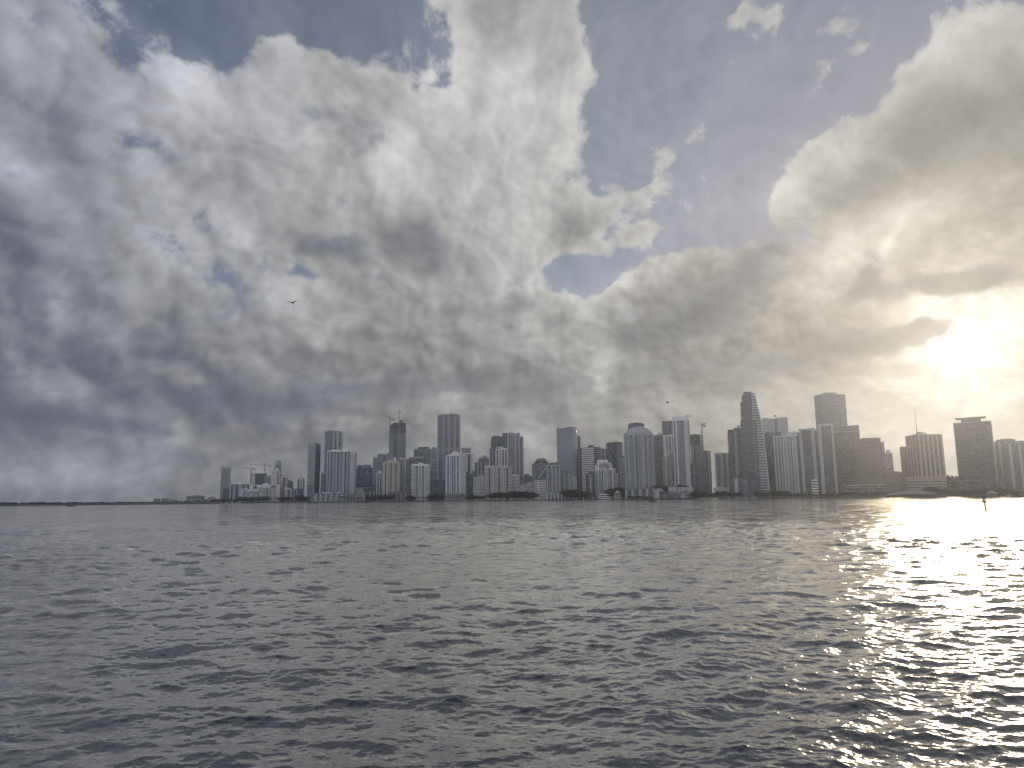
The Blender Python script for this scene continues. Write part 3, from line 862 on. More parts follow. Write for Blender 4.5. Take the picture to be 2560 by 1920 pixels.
B('apartment_tower', T_, 'grey tower of closely stacked balconies with dark roof blocks, left of the tall belted slab', 1035, 1078, 1122.5, 1960, 'grey', 'band', split=1068, phi=60, slabs=1.2, slab_col='pale', fh=3.6, tops=[(1043, 1075, 1116.5, 'dgrey')], capc='pale')
B('office_tower', O_, 'bluish banded tower with a rounded top, squeezed beside the tall belted slab', 1078.5, 1092.5, 1123.5, 1840, 'blue', 'band', fh=5, tops=[(1080, 1091, 1117.5, 'blue', 'plain', 'round')], belts=(1128, 1150, 1175))
B('apartment_tower', T_, 'tallest grey slab of the middle, with roof mast and a pale belt', 1093.3, 1150.6, 1035, 1900, 'grey', 'band', split=1138.5, phi=62, lbays='f....f....f....f', bays='...f', fh=3.7, belts=(1122, 1124.5), tops=[(1098, 1146, 1033.3, 'pale')], ants=[(1134, 1027, .8)], slabs=.6, slab_col='pale', capc='pale')
B('apartment_tower', T_, 'white tower with rounded corners and window bays, in front of the wide grey slab', 1027.5, 1075.5, 1163, 1560, 'white', 'grid', shape='cham', bays='.f.fbb.f.bb.f.f.', tops=[(1031, 1070, 1159.5, 'white', 'slot', 'cham'), (1045, 1058, 1157, 'white')], fh=3.3)
B('office_block', H_, 'dark grey louvred block between the rounded white tower and the gridded white tower', 1075, 1113.5, 1198.5, 1680, 'dgrey', 'rib', ww=1.6, belts=(1199,), pier='grey')
B('apartment_tower', T_, 'tall white waterside tower with square window grid and stepped crown', 1113.5, 1165.5, 1138, 1530, 'white', 'grid', split=1152, phi=58, lbays='..d.f.d.d..d..', bays='....', tops=[(1124, 1153, 1131, 'white', 'slot'), (1131, 1147, 1127.5, 'white')], fh=3.25, ww=3.0, capc='white')
B('podium', H_, 'white terraced podium with small windows under the tower with the square window grid', 1111, 1164, 1235, 1490, 'grey', 'slot', d=18, tops=[(1118, 1140, 1232.5, 'white', 'grid')])
B('apartment_tower', T_, 'white tower with wide flared crown, right of the tower with the square window grid', 1153, 1182, 1134, 1700, 'white', 'grid', bays='.f.d.ddf.', tops=[(1154, 1177, 1121.5, 'white', 'slot'), (1153, 1177, 1119, 'pale'), ], fh=3.3)
B('office_block', H_, 'dark glass office block at the foot of the tower with the flared crown', 1166, 1182.5, 1184.5, 1600, 'black', 'curtain', bays='.dd', cap=False)
# middle
B('apartment_tower', T_, 'grey tower with twin masts and stepped shoulder, behind the big beige slab', 1186, 1223, 1157, 1760, 'grey', 'grid', bays='..fdfd.fdf', tops=[(1195, 1223, 1147, 'grey', 'grid'), (1198, 1221, 1142.5, 'pale'), (1205, 1217, 1138.5, 'pale')], ants=[(1205.5, 1134, .5), (1213, 1134, .5)])
B('office_block', H_, 'low white gridded office block with stepped roof, left of the big beige slab', 1183.5, 1211, 1194, 1600, 'white', 'grid', tops=[(1193, 1211, 1190.5, 'white', 'grid'), (1199, 1209, 1188, 'white')], fh=4, ww=4)
B('apartment_tower', T_, 'big beige slab of small windows with ragged white roof line', 1211, 1280, 1168, 1550, 'cream', 'grid', bays='...d..f...d..f..d...', tops=[(1212, 1236, 1164.5, 'white', 'slot'), (1240, 1250, 1166, 'white'), (1255, 1272, 1165.5, 'white')], fh=3.1, ww=2.8, pier='cream')
B('apartment_tower', T_, 'dark tower of ragged balconies behind the blue-grey ribbed tower', 1228, 1270, 1092.5, 1980, 'dgrey', 'band', slabs=1.3, slab_col='grey', fh=3.7, tops=[(1232, 1247, 1089.5, 'dgrey')], capc='grey')
B('apartment_tower', T_, 'dark flat-roofed top rising over the ribbed blue-grey tower', 1256, 1286, 1083.5, 1960, 'dgrey', 'band', fh=3.7, tops=[(1258, 1284, 1081.5, 'pale')], capc='grey')
B('apartment_tower', T_, 'tall blue-grey ribbed tower with steps down its right side', 1268, 1300, 1085.5, 1760, 'pale', 'grid', bays='f.dfd.dff.d.f', tops=[(1279, 1299, 1083, 'pale', 'slot'), (1294.5, 1299, 1081, 'pale')], fh=3.3, ants=[(1296.5, 1080, .6)], pier='pale')
B('apartment_tower', T_, 'lower right step of the blue-grey ribbed tower', 1300, 1308.5, 1094, 1770, 'pale', 'grid', bays='df.', tops=[(1300, 1304, 1090.5, 'pale', 'slot')], fh=3.3, pier='pale')
B('office_tower', O_, 'narrow dark block with white frame lines, left of the white box-topped tower', 1223.5, 1239.5, 1123.5, 1700, 'black', 'curtain', bays='f..f..f')
B('apartment_tower', T_, 'white tower with a square box crown in front of the dark ragged-balcony tower', 1239, 1268.5, 1123, 1660, 'white', 'grid', bays='.d.ff.d.d.', tops=[(1241, 1258, 1116.5, 'white', 'slot'), (1252, 1268, 1120.5, 'white')], yb=1170, fh=3.3)
B('apartment_block', H_, 'small white block with fine bands at the right edge of the big beige slab', 1280, 1298, 1189, 1560, 'white', 'band', bays='.f..', tops=[(1281, 1287, 1186, 'white')], fh=3)
B('office_block', H_, 'grey low offices with a square roof box, before the rounded stepped block', 1309, 1330, 1192, 1700, 'grey', 'band', fh=5, tops=[(1311, 1323, 1185, 'grey')])
B('low_building', H_, 'low villa-like building with arched windows left of the sloping terraced block', 1300, 1336, 1212, 1500, 'cream', 'grid', tops=[(1317, 1336, 1206, 'cream', 'slot')])
B('hotel', H_, 'rounded grey block with stepped corners and square windows, behind the sloping terraced block', 1330, 1374, 1159, 1660, 'grey', 'grid', tops=[(1333.5, 1371.5, 1155.5, 'grey', 'grid'), (1337, 1369, 1152, 'grey', 'grid'), (1340, 1366.5, 1148.5, 'grey', 'grid'), (1343.5, 1363, 1145.5, 'grey', 'grid', 'round')], ww=4, fh=3.8, cap=False)
B('hotel', H_, 'flat-roofed annex right of the rounded grey block', 1372, 1394, 1158.5, 1680, 'grey', 'grid', ww=4, fh=3.8)


def terraced():
    """The block whose upper floors step back along a slope."""
    lb = [(1335, 1365, 1199), (1365, 1403, 1164.5)]
    root, a, b, H = B('apartment_block', T_, 'grey apartment block with terraces stepping up a long slope, white diagonal line', 1366, 1403, 1165, 1480, 'grey', 'grid', bays='f.b.fb.fb.f.', fh=3.2, tops=[(1374, 1392, 1162.5, 'white')])
    k = 0.80
    n = 11
    for i in range(n):
        xl_ = 1335.5 + (1363 - 1335.5) * (i / (n - 1)) ** 1.0
        z1 = at(xl_, 1199.5 - i * 3.2, 1480).z - GROUND_Z
        z0 = 0 if i == 0 else z1 - 3.2 * k
        x0 = -a / 2 - (1366 - xl_) * k
        boxes('terrace', [(x0, -a / 2 - .01, -b / 2 + .4 + i * .35, b / 2 - 2, z0, z1 - .5), (x0 - 1.4, -a / 2 - .02, -b / 2 - 1.0 + i * .35, b / 2 - 3, z1 - .55, z1 + .6)], facade('grey', 'band', 3, 3.2), root)
    boxes('balcony_stack', [(-a / 2 - 24.6, -a / 2 - 1, -b / 2 - .9, -b / 2 + .45, z * 3.2 + .8, z * 3.2 + 2.0) for z in range(int(at(1340, 1200, 1480).z / 3.2))] + [(-a / 2 - 17, -a / 2 - 15.8, -b / 2 - .7, -b / 2 + .5, .5, at(1340, 1201, 1480).z)], simple('concrete_white', ALB['white'], .8), root)
    p = [(-a / 2 - 17.0, at(1348, 1197, 1480).z), (-a / 2 + 4.0, at(1371, 1163, 1480).z)]
    d0 = 1.0
    y0 = -b / 2 - 1.3
    V = [(p[0][0], y0, p[0][1]), (p[0][0] + d0, y0, p[0][1] - .4), (p[1][0] + d0, y0, p[1][1] - .4), (p[1][0], y0, p[1][1])]
    V += [(x, y0 + 4.5, z) for x, y, z in V]
    mesh_obj('stair_rail', V, [(0, 1, 2, 3), (7, 6, 5, 4), (0, 4, 5, 1), (1, 5, 6, 2), (2, 6, 7, 3), (3, 7, 4, 0)], simple('concrete_white', ALB['white'], .8), root)


terraced()
B('apartment_block', T_, 'stepped grey wing of balconies right of the sloping terraced block', 1403, 1424, 1182, 1490, 'grey', 'grid', bays='.bf.b.f', tops=[(1404, 1416, 1176, 'grey', 'slot'), (1418, 1424, 1180, 'grey')])
B('apartment_block', H_, 'low pale stepped villas between the terraced block and the mirror tower', 1424, 1441, 1196, 1500, 'pale', 'slot', tops=[(1428, 1435, 1187, 'pale', 'slot'), (1436, 1440, 1192, 'pale')])
B('podium', H_, 'arcaded white podium along the seawall below the sloping terraced block', 1366, 1424, 1234, 1440, 'grey', 'slot', bays='fdfdfdfdfdfdf', d=14, belts=(1234,))
B('office_tower', O_, 'tall mirror-glass tower reflecting the clouds, with a dark notch at its top', 1391, 1443, 1069, 1640, 'blue', 'mirror', split=1434, phi=74, lbays='.', bays='.f.d', fh=4, ww=2.4, cap=False, tops=[(1411.5, 1441, 1066.5, 'dgrey')], belts=())
B('apartment_tower', T_, 'slim dark tower of jagged balconies right behind the mirror tower', 1436, 1450, 1092, 1780, 'dgrey', 'band', slabs=1.4, slab_col='pale', fh=3.8, tops=[(1443, 1447.5, 1087, 'pale')])
B('apartment_tower', T_, 'shoulder of dark balconies between the mirror tower and the striped office tower', 1446, 1455.5, 1122, 1740, 'dgrey', 'band', slabs=1.4, slab_col='pale', fh=3.8)
B('office_tower', O_, 'office tower with bold white and dark stripes on one face', 1453.5, 1502, 1118.5, 1600, 'grey', 'band', split=1484, phi=50, lpat=('white', 'band'), fh=4.6, tops=[(1470, 1486, 1111.5, 'dgrey')], capc='grey')
B('apartment_tower', T_, 'thin grey ribbed slab between the striped office tower and the black tower', 1501, 1516, 1124, 1760, 'grey', 'rib', bays='f.d.f.')
B('office_tower', O_, 'black tower with one light banded face and rounded roof edge', 1515, 1556, 1107, 1680, 'grey', 'band', split=1540.5, phi=50, lpat=('black', 'curtain'), fh=4, tops=[(1518, 1556, 1104, 'grey')], lbays='....', capc='black')
B('office_tower', O_, 'light banded lower wing right of the black tower', 1545, 1561, 1147, 1640, 'pale', 'band', bays='d.....', fh=4)
B('apartment_block', T_, 'stepped white apartment block with tiered crown, below the black tower', 1487, 1535, 1173, 1500, 'white', 'grid', bays='.f.b.d.f.b.d.f', tops=[(1488, 1531, 1161, 'white', 'grid'), (1493, 1529, 1156, 'white', 'slot', 'cham'), (1493, 1521, 1149, 'white', 'plain', 'cham')], fh=3.2)
B('apartment_block', T_, 'dark stepped wing with a white diagonal, left part of the tiered white block', 1464, 1487.5, 1186, 1490, 'grey', 'band', bays='dd.f.dd', tops=[(1468, 1487, 1181, 'grey', 'band'), (1472, 1487, 1177, 'grey')], fh=3.2)
B('apartment_block', T_, 'white stepped wing running down right of the tiered white block', 1534.5, 1545, 1185, 1510, 'white', 'grid', tops=[(1535, 1539, 1170, 'white', 'grid')], fh=3.2)
B('low_building', H_, 'low waterside house with pale flat roofs right of the trees under the tiered white block', 1462, 1494, 1236, 1430, 'grey', 'slot', d=12, bays='.d.d.d.')
B('boathouse', H_, 'long white bandstand-like pavilion on the seawall in front of the tiered block', 1496, 1530, 1235.5, 1420, 'white', 'band', d=12, fh=4)
# the big round tower and neighbours
B('office_tower', O_, 'dark roof crown with open frame, showing behind the domed round tower', 1569.5, 1611, 1060, 1720, 'dgrey', 'rib', split=1592, phi=45, tops=[(1570, 1610, 1056, 'dgrey', 'slot')], capc='dgrey')
B('apartment_tower', T_, 'big round-fronted grey-white tower with low dome, closest of the right-centre group', 1558, 1634, 1086, 1440, 'pale', 'grid', shape='round', bays='..d..bb..d.bb...d..bb..', tops=[(1560, 1632, 1080, 'pale', 'slot', 'round'), (1566, 1628, 1074, 'pale', 'plain', 'round'), (1573, 1621, 1069, 'pale', 'plain', 'round'), (1582, 1613, 1066, 'pale', 'plain', 'round')], fh=3.4, ww=3.2, d=46, pier='pale', capc='pale')
B('podium', H_, 'four-storey columned base of the domed round tower along the seawall', 1562, 1638, 1222, 1415, 'grey', 'slot', d=16, bays='f.d.f.d.f.d.f.d.f')
B('office_tower', O_, 'brownish slab with fine horizontal lines, right of the domed round tower', 1634, 1657, 1089, 1600, 'brown', 'band', slabs=.5, slab_col='grey', fh=3.6, tops=[(1645.5, 1654, 1082, 'pale')], capc='grey')
B('apartment_tower', T_, 'dark frame-topped tower behind the tall white round-cornered tower', 1654.5, 1681, 1055, 1640, 'dgrey', 'band', bays='f..f..f', tops=[(1656, 1680, 1052.5, 'grey')], pier='grey', slabs=.5, slab_col='grey')
B('apartment_tower', T_, 'plain white wing with rounded turret, left of the tall white tower', 1657, 1684, 1089, 1540, 'white', 'plain', bays='..b.d.d', yb=1128, tops=[(1672, 1683, 1086, 'white')])
B('apartment_tower', T_, 'stepped cream wing with small dome tops in front of the plain white wing', 1656.5, 1687, 1147, 1500, 'cream', 'grid', bays='.f.b.b.', tops=[(1664, 1686, 1138, 'cream', 'grid', 'cham'), (1673, 1686, 1131, 'cream', 'grid'), (1657, 1662, 1144, 'cream', 'plain', 'round')], fh=3.2)
B('apartment_tower', T_, 'tall white tower with curved window front and blank white crown', 1680, 1722.5, 1051, 1480, 'white', 'grid', shape='bow', bays='.d..bbbbb...d', tops=[(1680, 1722, 1040.5, 'white', 'plain')], fh=3.4, ww=3.0, d=36, cap=False)
UC('unfinished_tower', 'netted unfinished tower with ragged top beside the tall white curved tower', 1726, 1756.5, 1087, 1590, net=[(0, .62, 1086, 1112)], cols=6, fh=3.4, glass_to=1112, slot=(.3, .42, 1112))
CRANE('lone tall crane right of the netted unfinished tower', 1761.5, 1063, 1215, 1640, (1755, 1061, -32), (1764.5, 1062.5), wdt=2.6)
B('apartment_tower', T_, 'narrow grey pair of slabs leaning into the gap before the open sky', 1757, 1776, 1130, 1560, 'grey', 'rib', bays='..d.f.', tops=[(1764, 1775, 1127, 'grey')])
B('podium', H_, 'broad white terraced podium with pool decks below the tall white curved tower', 1640, 1732, 1234, 1400, 'grey', 'slot', d=24, bays='.d.f..d...d.f.dd.', tops=[(1641, 1653, 1221, 'pale', 'slot'), (1671, 1693, 1216, 'pale', 'slot'), (1655, 1672, 1229, 'pale'), (1694, 1733, 1218, 'pale', 'slot'), (1702, 1722, 1227, 'pale', 'grid')])
B('club_house', H_, 'white corner house with big square windows at the foot of the domed round tower', 1637, 1658, 1226, 1385, 'pale', 'plain', d=14, bays='..dd', fh=7)
# right group in the glare
B('apartment_tower', T_, 'ribbed beige block left of the tallest curved tower, alone beside the gap', 1786, 1823, 1134, 1520, 'cream', 'rib', bays='f.d.f.d.f.', tops=[(1797, 1822, 1132, 'cream')], pier='cream')
B('low_building', H_, 'low pale buildings with flat roofs under the ribbed beige block', 1784, 1824, 1220, 1440, 'cream', 'slot', d=14, tops=[(1790, 1806, 1217, 'cream')])
B('apartment_tower', T_, 'dark round-topped tower hugging the left side of the tallest curved tower', 1819, 1853, 1075, 1480, 'dgrey', 'band', slabs=1.1, slab_col='grey', fh=3.5, bays='....ff...', tops=[(1834, 1852, 1069, 'grey', 'plain', 'round'), (1844, 1849, 1063.5, 'grey')], pier='pale', yb=1193)


def sail_tower():
    """The tallest tower: stepped on one side, its other edge sweeping in a curve to the top."""
    Y = 1440
    root, a, b, H = B('apartment_tower', T_, 'tallest tower of the right group, curved on one side and stepped on the other', 1851, 1890, 1050, Y, 'dgrey', 'band', slabs=1.0, slab_col='grey', fh=3.5, cap=False)
    lft = [(1853.5, 1050, 1004), (1858, 1004, 986), (1862, 986, 979.5)]
    rgt = lambda y: float(np.interp(y, [979, 990, 1010, 1047, 1100, 1195, 1236], [1885.5, 1889, 1892, 1899, 1904, 1908.5, 1911]))
    k = Y / FPX / math.cos(math.atan2(480 * Y / FPX, Y))
    xl0 = 1851
    X = lambda px, py: (at(px, py, Y).x - at(xl0, py, Y).x) - a / 2
    fh = 3.5
    Ht = at(1870, 980, Y).z - GROUND_Z
    yy = lambda z: 1236 - (1236 - 979.5) * z / Ht
    n = int(Ht / fh)
    glass, conc = facade('dgrey', 'band', 3.4, fh), simple('concrete_grey', ALB['grey'], .8)
    V, F = [], []
    for i in range(n + 1):
        z = min(i * fh, Ht)
        py = yy(z)
        V += [(a / 2 - 6, -b / 2 - .5, z), (X(rgt(py), py), -b / 2 + 6, z), (X(rgt(py), py) - 2, b / 2, z), (a / 2 - 6, b / 2, z)]
    for i in range(n):
        for j in range(4):
            F.append((4 * i + j, 4 * i + (j + 1) % 4, 4 * i + 4 + (j + 1) % 4, 4 * i + 4 + j))
    F += [(3, 2, 1, 0), tuple(4 * n + j for j in range(4))]
    mesh_obj('curved_wing', V, F, facade('pale', 'band', 3.4, 5.2), root)
    for (x0, y0, y1) in lft:
        z0, z1 = at(1870, y0, Y).z - GROUND_Z, at(1870, y1, Y).z - GROUND_Z
        w0, w1 = X(x0, y0), X(min(1889, rgt((y0 + y1) / 2) - 2), y0)
        boxes('upper_tier', [(w0, a / 2 - 5.5, -b / 2 + .2, b / 2 - 1, z0 - .5, z1)], glass, root)
        m = int((z1 - z0) / fh)
        for i in range(m):
            boxes('balcony', [(w0 - 1, a / 2 - 7, -b / 2 - .9, b / 2 - 2, z0 + i * fh, z0 + i * fh + .8)], conc, root)
    # bright end wall along the sweeping edge
    V, F = [], []
    for i in range(n + 1):
        z = min(i * fh, Ht)
        py = yy(z)
        x = X(rgt(py), py)
        V += [(x + .05, -b / 2 + 5.8, z), (x + 1.3, -b / 2 + 5.4, z), (x + 1.3, b / 2, z), (x + .05, b / 2, z)]
    F = [(4 * i + j, 4 * i + (j + 1) % 4, 4 * i + 4 + (j + 1) % 4, 4 * i + 4 + j) for i in range(n) for j in range(4)] + [(3, 2, 1, 0), tuple(4 * n + j for j in range(4))]
    mesh_obj('end_wall', V, F, simple('concrete_white', ALB['white'], .8), root)


sail_tower()
B('podium', H_, 'grey drum-cornered podium at the foot of the tallest curved tower', 1826, 1898, 1192, 1410, 'dgrey', 'band', shape='box', bays='..ff...gg.......', d=20, fh=4)
B('office_tower', O_, 'smooth pale slab with ragged roof behind the tallest curved tower', 1902, 1969, 1047, 1760, 'pale', 'plain', bays='.....g....', tops=[(1904, 1918, 1045, 'pale'), (1921, 1931, 1045, 'pale'), (1940, 1969, 1043.5, 'pale')], cap=False)
CRANE('small roof crane on the smooth pale slab', 1935.5, 1039.5, 1047, 1772, (1931, 1040.5, -6), (1938.5, 1038.2), wdt=1.6)
B('apartment_tower', T_, 'slim dark tower with pale edges between the curved tower and the gridded white tower', 1908, 1935, 1084, 1560, 'dgrey', 'band', split=1916, phi=50, fh=4, tops=[(1936 - 22, 1936 - 2, 1080, 'grey')], lbays='f..', bays='...d')
B('apartment_tower', T_, 'white gridded tower with a dark rooftop drum, in the right group', 1932, 1994, 1090, 1480, 'white', 'grid', bays='.b.d.b.f.b.d.f.b', tops=[(1936, 1954, 1080, 'dgrey', 'plain', 'round'), (1970, 1994, 1079, 'white', 'slot')], belts=(1104, 1188, 1195), fh=3.4, capc='white', pier='pale')
B('office_tower', O_, 'tall tower of wavy square-windowed walls, standing behind the framed twins', 2034, 2113, 986, 1750, 'grey', 'grid', split=2052, phi=30, tops=[(2053, 2093, 979.5, 'grey')], ww=5.0, fh=5.4, capc='grey', lbays='....')
B('apartment_tower', T_, 'grey slab with dark panel and pale frame, left of the framed twins', 1996, 2036, 1074, 1460, 'dgrey', 'rib', bays='fff........fff', tops=[(1996, 2036, 1071, 'pale'), (2022, 2036, 1070, 'pale')], pier='pale', capc='pale', ww=2)
B('apartment_tower', T_, 'dark recessed link between the two pale-framed slabs', 1987, 1998, 1084, 1500, 'dgrey', 'band')
B('apartment_tower', T_, 'higher pale-framed slab with dark panel, right one of the framed pair', 2043, 2083, 1064, 1440, 'dgrey', 'rib', bays='fff........ff', tops=[(2045, 2083, 1059, 'pale')], pier='pale', capc='pale', ww=2)
B('apartment_tower', T_, 'narrow grey strip with dark slot joining the framed pair', 2034, 2045, 1076, 1500, 'grey', 'rib')
B('office_block', H_, 'low white louvred annex at the foot of the framed pair', 2028, 2044, 1200, 1400, 'white', 'band', fh=5, d=12)
B('hotel', H_, 'broad brown slab with bright horizontal window lines, right of the framed pair', 2081, 2147, 1066, 1500, 'brown', 'band', tops=[(2084, 2146, 1064, 'tan')], bays='........', fh=4.2, belts=(1079,), pier='tan', capc='brown')
B('hotel', H_, 'plain brown block with a small roof box, lower neighbour of the broad brown slab', 2135, 2201, 1097, 1440, 'brown', 'grid', tops=[(2170, 2182, 1094.5, 'brown')], ww=2.4, fh=3.0, capc='brown', bays='.')
B('podium', H_, 'long brown terrace podium with flat roofs under the brown slabs', 2102, 2212, 1212, 1340, 'brown', 'band', d=30, fh=5, belts=(1213,), pier='tan')
B('apartment_tower', T_, 'narrow pale slice right of the plain brown block', 2201, 2210, 1107, 1520, 'tan', 'rib')
B('apartment_tower', T_, 'distant faint tower with a square cap in the gap right of the brown blocks', 2212, 2231, 1133, 1700, 'tan', 'rib', tops=[(2215.5, 2225.5, 1124.5, 'tan')])
B('low_building', H_, 'low dark block in the gap between the faint capped tower and the masted tower', 2210, 2256, 1182, 1600, 'brown', 'grid', tops=[(2235, 2242, 1178, 'brown')])
B('apartment_tower', T_, 'narrow brown slab hugging the left of the tower with the tall mast', 2249, 2266, 1121, 1500, 'brown', 'plain', tops=[(2256, 2266, 1116.5, 'brown')])
B('hotel', O_, 'ribbed brown tower with a tall thin mast and flared arches near its base', 2262, 2355, 1087, 1380, 'brown', 'curtain', split=2288, phi=24, lbays='f.f.f.f', bays='.f.f.f.f.f.f', tops=[(2288, 2318, 1080, 'tan', 'plain'), (2293, 2310, 1077.5, 'tan')], ants=[(2292, 1017, 1.1)], pier='tan', capc='tan', yb=1194)
B('podium', H_, 'striped pale parking podium under the ribbed tower with the mast', 2266, 2366, 1195, 1330, 'tan', 'band', d=26, fh=4.5, belts=(1193, 1199), pier='tan')
B('low_building', H_, 'dark low building with rooftop trees between the masted tower and the broad dark slab', 2362, 2398, 1196, 1480, 'brown', 'grid', d=16)
B('office_tower', O_, 'broad dark slab with overhanging flat crown, largest tower in the glare', 2381, 2478, 1053, 1360, 'dgrey', 'band', tops=[(2399, 2456, 1044, 'dgrey'), (2383, 2471, 1040, 'dgrey', 'plain', 'box', 'roof_slab', 1044.5)], slabs=.9, slab_col='grey', fh=4.0, capc='grey', split=2474, phi=76, yb=1190)
B('podium', H_, 'dark arcaded base of the broad dark slab with a pale ledge', 2388, 2494, 1201, 1320, 'dgrey', 'rib', d=26, belts=(1201,), pier='grey', ww=5)
B('office_tower', O_, 'wide ribbed grey slab cut by the right picture edge', 2510, 2660, 1106, 1400, 'grey', 'rib', bays='.f..f..f..f..f..f.', tops=[(2520, 2640, 1100, 'grey')], pier='pale', ww=2.6)
B('office_tower', O_, 'ribbed grey wing with roof plant, between the broad dark slab and the picture edge', 2484, 2540, 1104, 1470, 'grey', 'rib', tops=[(2490, 2538, 1098.5, 'grey'), (2500, 2530, 1096.5, 'pale')], bays='..f..f..f.', pier='pale', ww=2.6)
B('low_building', H_, 'low dark row of park buildings under the ribbed slabs by the picture edge', 2480, 2640, 1226, 1150, 'brown', 'band', d=20, tops=[(2500, 2560, 1222, 'brown')])

# mid-rise blocks that fill the rows behind
for xl_, xr_, yt_, Y_, c_, p_, lab in ((1088, 1112, 1172, 2150, 'grey', 'grid', 'plain grey block seen between the tall belted slab and the square-grid tower'), (1012, 1030, 1172, 2120, 'dgrey', 'band', 'dark banded block low behind the cream towers'),
                                       (1058, 1084, 1168, 2100, 'grey', 'rib', 'ribbed grey block behind the rounded white tower'), (1178, 1196, 1178, 2050, 'grey', 'grid', 'grey block in the slot right of the flared-crown tower'),
                                       (1290, 1310, 1200, 1980, 'pale', 'grid', 'pale block peeping out at the foot of the blue-grey ribbed tower'), (1498, 1520, 1152, 2050, 'dgrey', 'grid', 'dark gridded block behind the tiered white apartments'),
                                       (1556, 1572, 1140, 2000, 'grey', 'band', 'banded grey block in the slot left of the domed round tower'), (928, 946, 1186, 2050, 'dgrey', 'curtain', 'dark glass block behind the slender spired tower'),
                                       (1816, 1832, 1150, 1900, 'grey', 'grid', 'grey block between the ribbed beige block and the round-topped tower'), (1700, 1730, 1160, 1900, 'dgrey', 'grid', 'dark block behind the netted unfinished tower')):
    B('office_block', H_, lab, xl_, xr_, yt_, Y_, c_, p_, bays='..d..')
# ------------------------------------------------------------------ land and seawall
SHORE = [(-260, 1267.5), (0, 1265.2), (200, 1263.2), (420, 1261), (560, 1259.2), (740, 1256.3), (960, 1253.2), (1100, 1251.8), (1300, 1249.6), (1480, 1248.6), (1620, 1248.2), (1738, 1246.6), (1752, 1245.0), (1800, 1244.6), (1900, 1245.2),
         (2100, 1244.6), (2215, 1243.2), (2330, 1242.6), (2365, 1241.2), (2398, 1241.2), (2420, 1242.6), (2560, 1242.6), (2800, 1242.0)]


def build_land():
    pts = [on_water(*p) for p in SHORE]
    far = 4200
    V = [(p.x, p.y, GROUND_Z) for p in pts]
    n = len(pts)
    bk = []
    for p in pts:
        s = far / math.hypot(p.x, p.y)
        bk.append((p.x * s, p.y * s, GROUND_Z))
    V += bk
    F = [(i, i + 1, n + i + 1, n + i) for i in range(n - 1)]
    o = mesh_obj('ground', V, F, simple('ground_mix', (0.02, 0.021, 0.018), 1.0, var=.4, scale=.03))
    tag(o, 'low land the town stands on', 'ground', kind='structure')
    V, F = [], []
    for i, p in enumerate(pts):
        d = Vector((p.x, p.y, 0)).normalized()
        a, b = p - d * 0.6, p + d * 0.6
        for q, z in ((a, -1.5), (a, GROUND_Z + .35), (b, GROUND_Z + .35), (b, -1.5)):
            V.append((q.x, q.y, z))
    for i in range(n - 1):
        for j in range(3):
            F.append((4 * i + j, 4 * i + 4 + j, 4 * i + 5 + j, 4 * i + 1 + j))
    F += [(0, 1, 2, 3), (4 * n - 1, 4 * n - 2, 4 * n - 3, 4 * n - 4)]
    tag(mesh_obj('seawall', V, F, simple('wet_concrete', (0.075, 0.075, 0.07), 0.85, var=.35, scale=.15)), 'low dark seawall running along the whole waterfront', 'seawall')


build_land()


# ------------------------------------------------------------------ trees
def leaf_mat(name, col):
    m, n = new_mat(name)
    p = n.node('ShaderNodeBsdfPrincipled')
    c = n.node('ShaderNodeTexCoord').outputs['Object']
    f = n.noise(c, 0.5, 3, 0.6)
    n.put(p.inputs['Base Color'], n.v('SCALE', col, scale=n.m('MULTIPLY_ADD', f, 1.6, 0.25)))
    p.inputs['Roughness'].default_value = 0.7
    n.l.new(p.outputs[0], n.node('ShaderNodeOutputMaterial').inputs[0])
    return m


LEAF, LEAF2 = leaf_mat('leaf_dark', (0.020, 0.030, 0.018)), leaf_mat('leaf_palm', (0.028, 0.038, 0.02))
BARK = simple('bark', (0.12, 0.10, 0.08), 0.95)


def tube(path, radii, sides=6):
    V, F = [], []
    for i, (p, r) in enumerate(zip(path, radii)):
        for k in range(sides):
            t = 2 * math.pi * k / sides
            V.append((p[0] + r * math.cos(t), p[1] + r * math.sin(t), p[2]))
        if i:
            b = (i - 1) * sides
            for k in range(sides):
                F.append((b + k, b + (k + 1) % sides, b + sides + (k + 1) % sides, b + sides + k))
    F.append(tuple(range(len(V) - sides, len(V))))
    return V, F


def tree_meshes(seed, w, h):
    """Crown of leaf clumps on limbs, w wide and h tall."""
    rng = random.Random(seed)
    V, F = tube([(0, 0, 0), (.1, 0, h * .25), (0.2, .1, h * .5)], [.45, .34, .2])
    lobes = []
    for i in range(9):
        a = rng.uniform(0, 6.28)
        q = rng.uniform(0.1, 0.38) * w
        lobes.append((Vector((q * math.cos(a), q * math.sin(a), h * rng.uniform(.45, .82))), rng.uniform(.13, .24) * w))
    for c, _r in lobes:
        v, f = tube([(0.1, 0, h * .3), (c.x * .5, c.y * .5, (h * .35 + c.z) * .5), (c.x, c.y, c.z)], [.2, .14, .05], 4)
        k = len(V)
        V += v
        F += [tuple(i + k for i in q) for q in f]
    tv = (V, F)
    V, F = [], []
    for c, r in lobes:
        for _ in range(100):
            d = Vector((rng.gauss(0, 1), rng.gauss(0, 1), rng.gauss(0, .8))).normalized() * r * rng.uniform(.45, 1.05)
            p = c + d
            if p.z < h * .22:
                continue
            s = rng.uniform(.55, 1.25)
            e1 = Vector((rng.gauss(0, 1), rng.gauss(0, 1), rng.gauss(0, 1))).normalized()
            e2 = e1.orthogonal().normalized()
            k = len(V)
            V += [p + e1 * s, p + e2 * s * .6, p - e1 * s, p - e2 * s * .6]
            F.append((k, k + 1, k + 2, k + 3))
    return tv, (V, F)


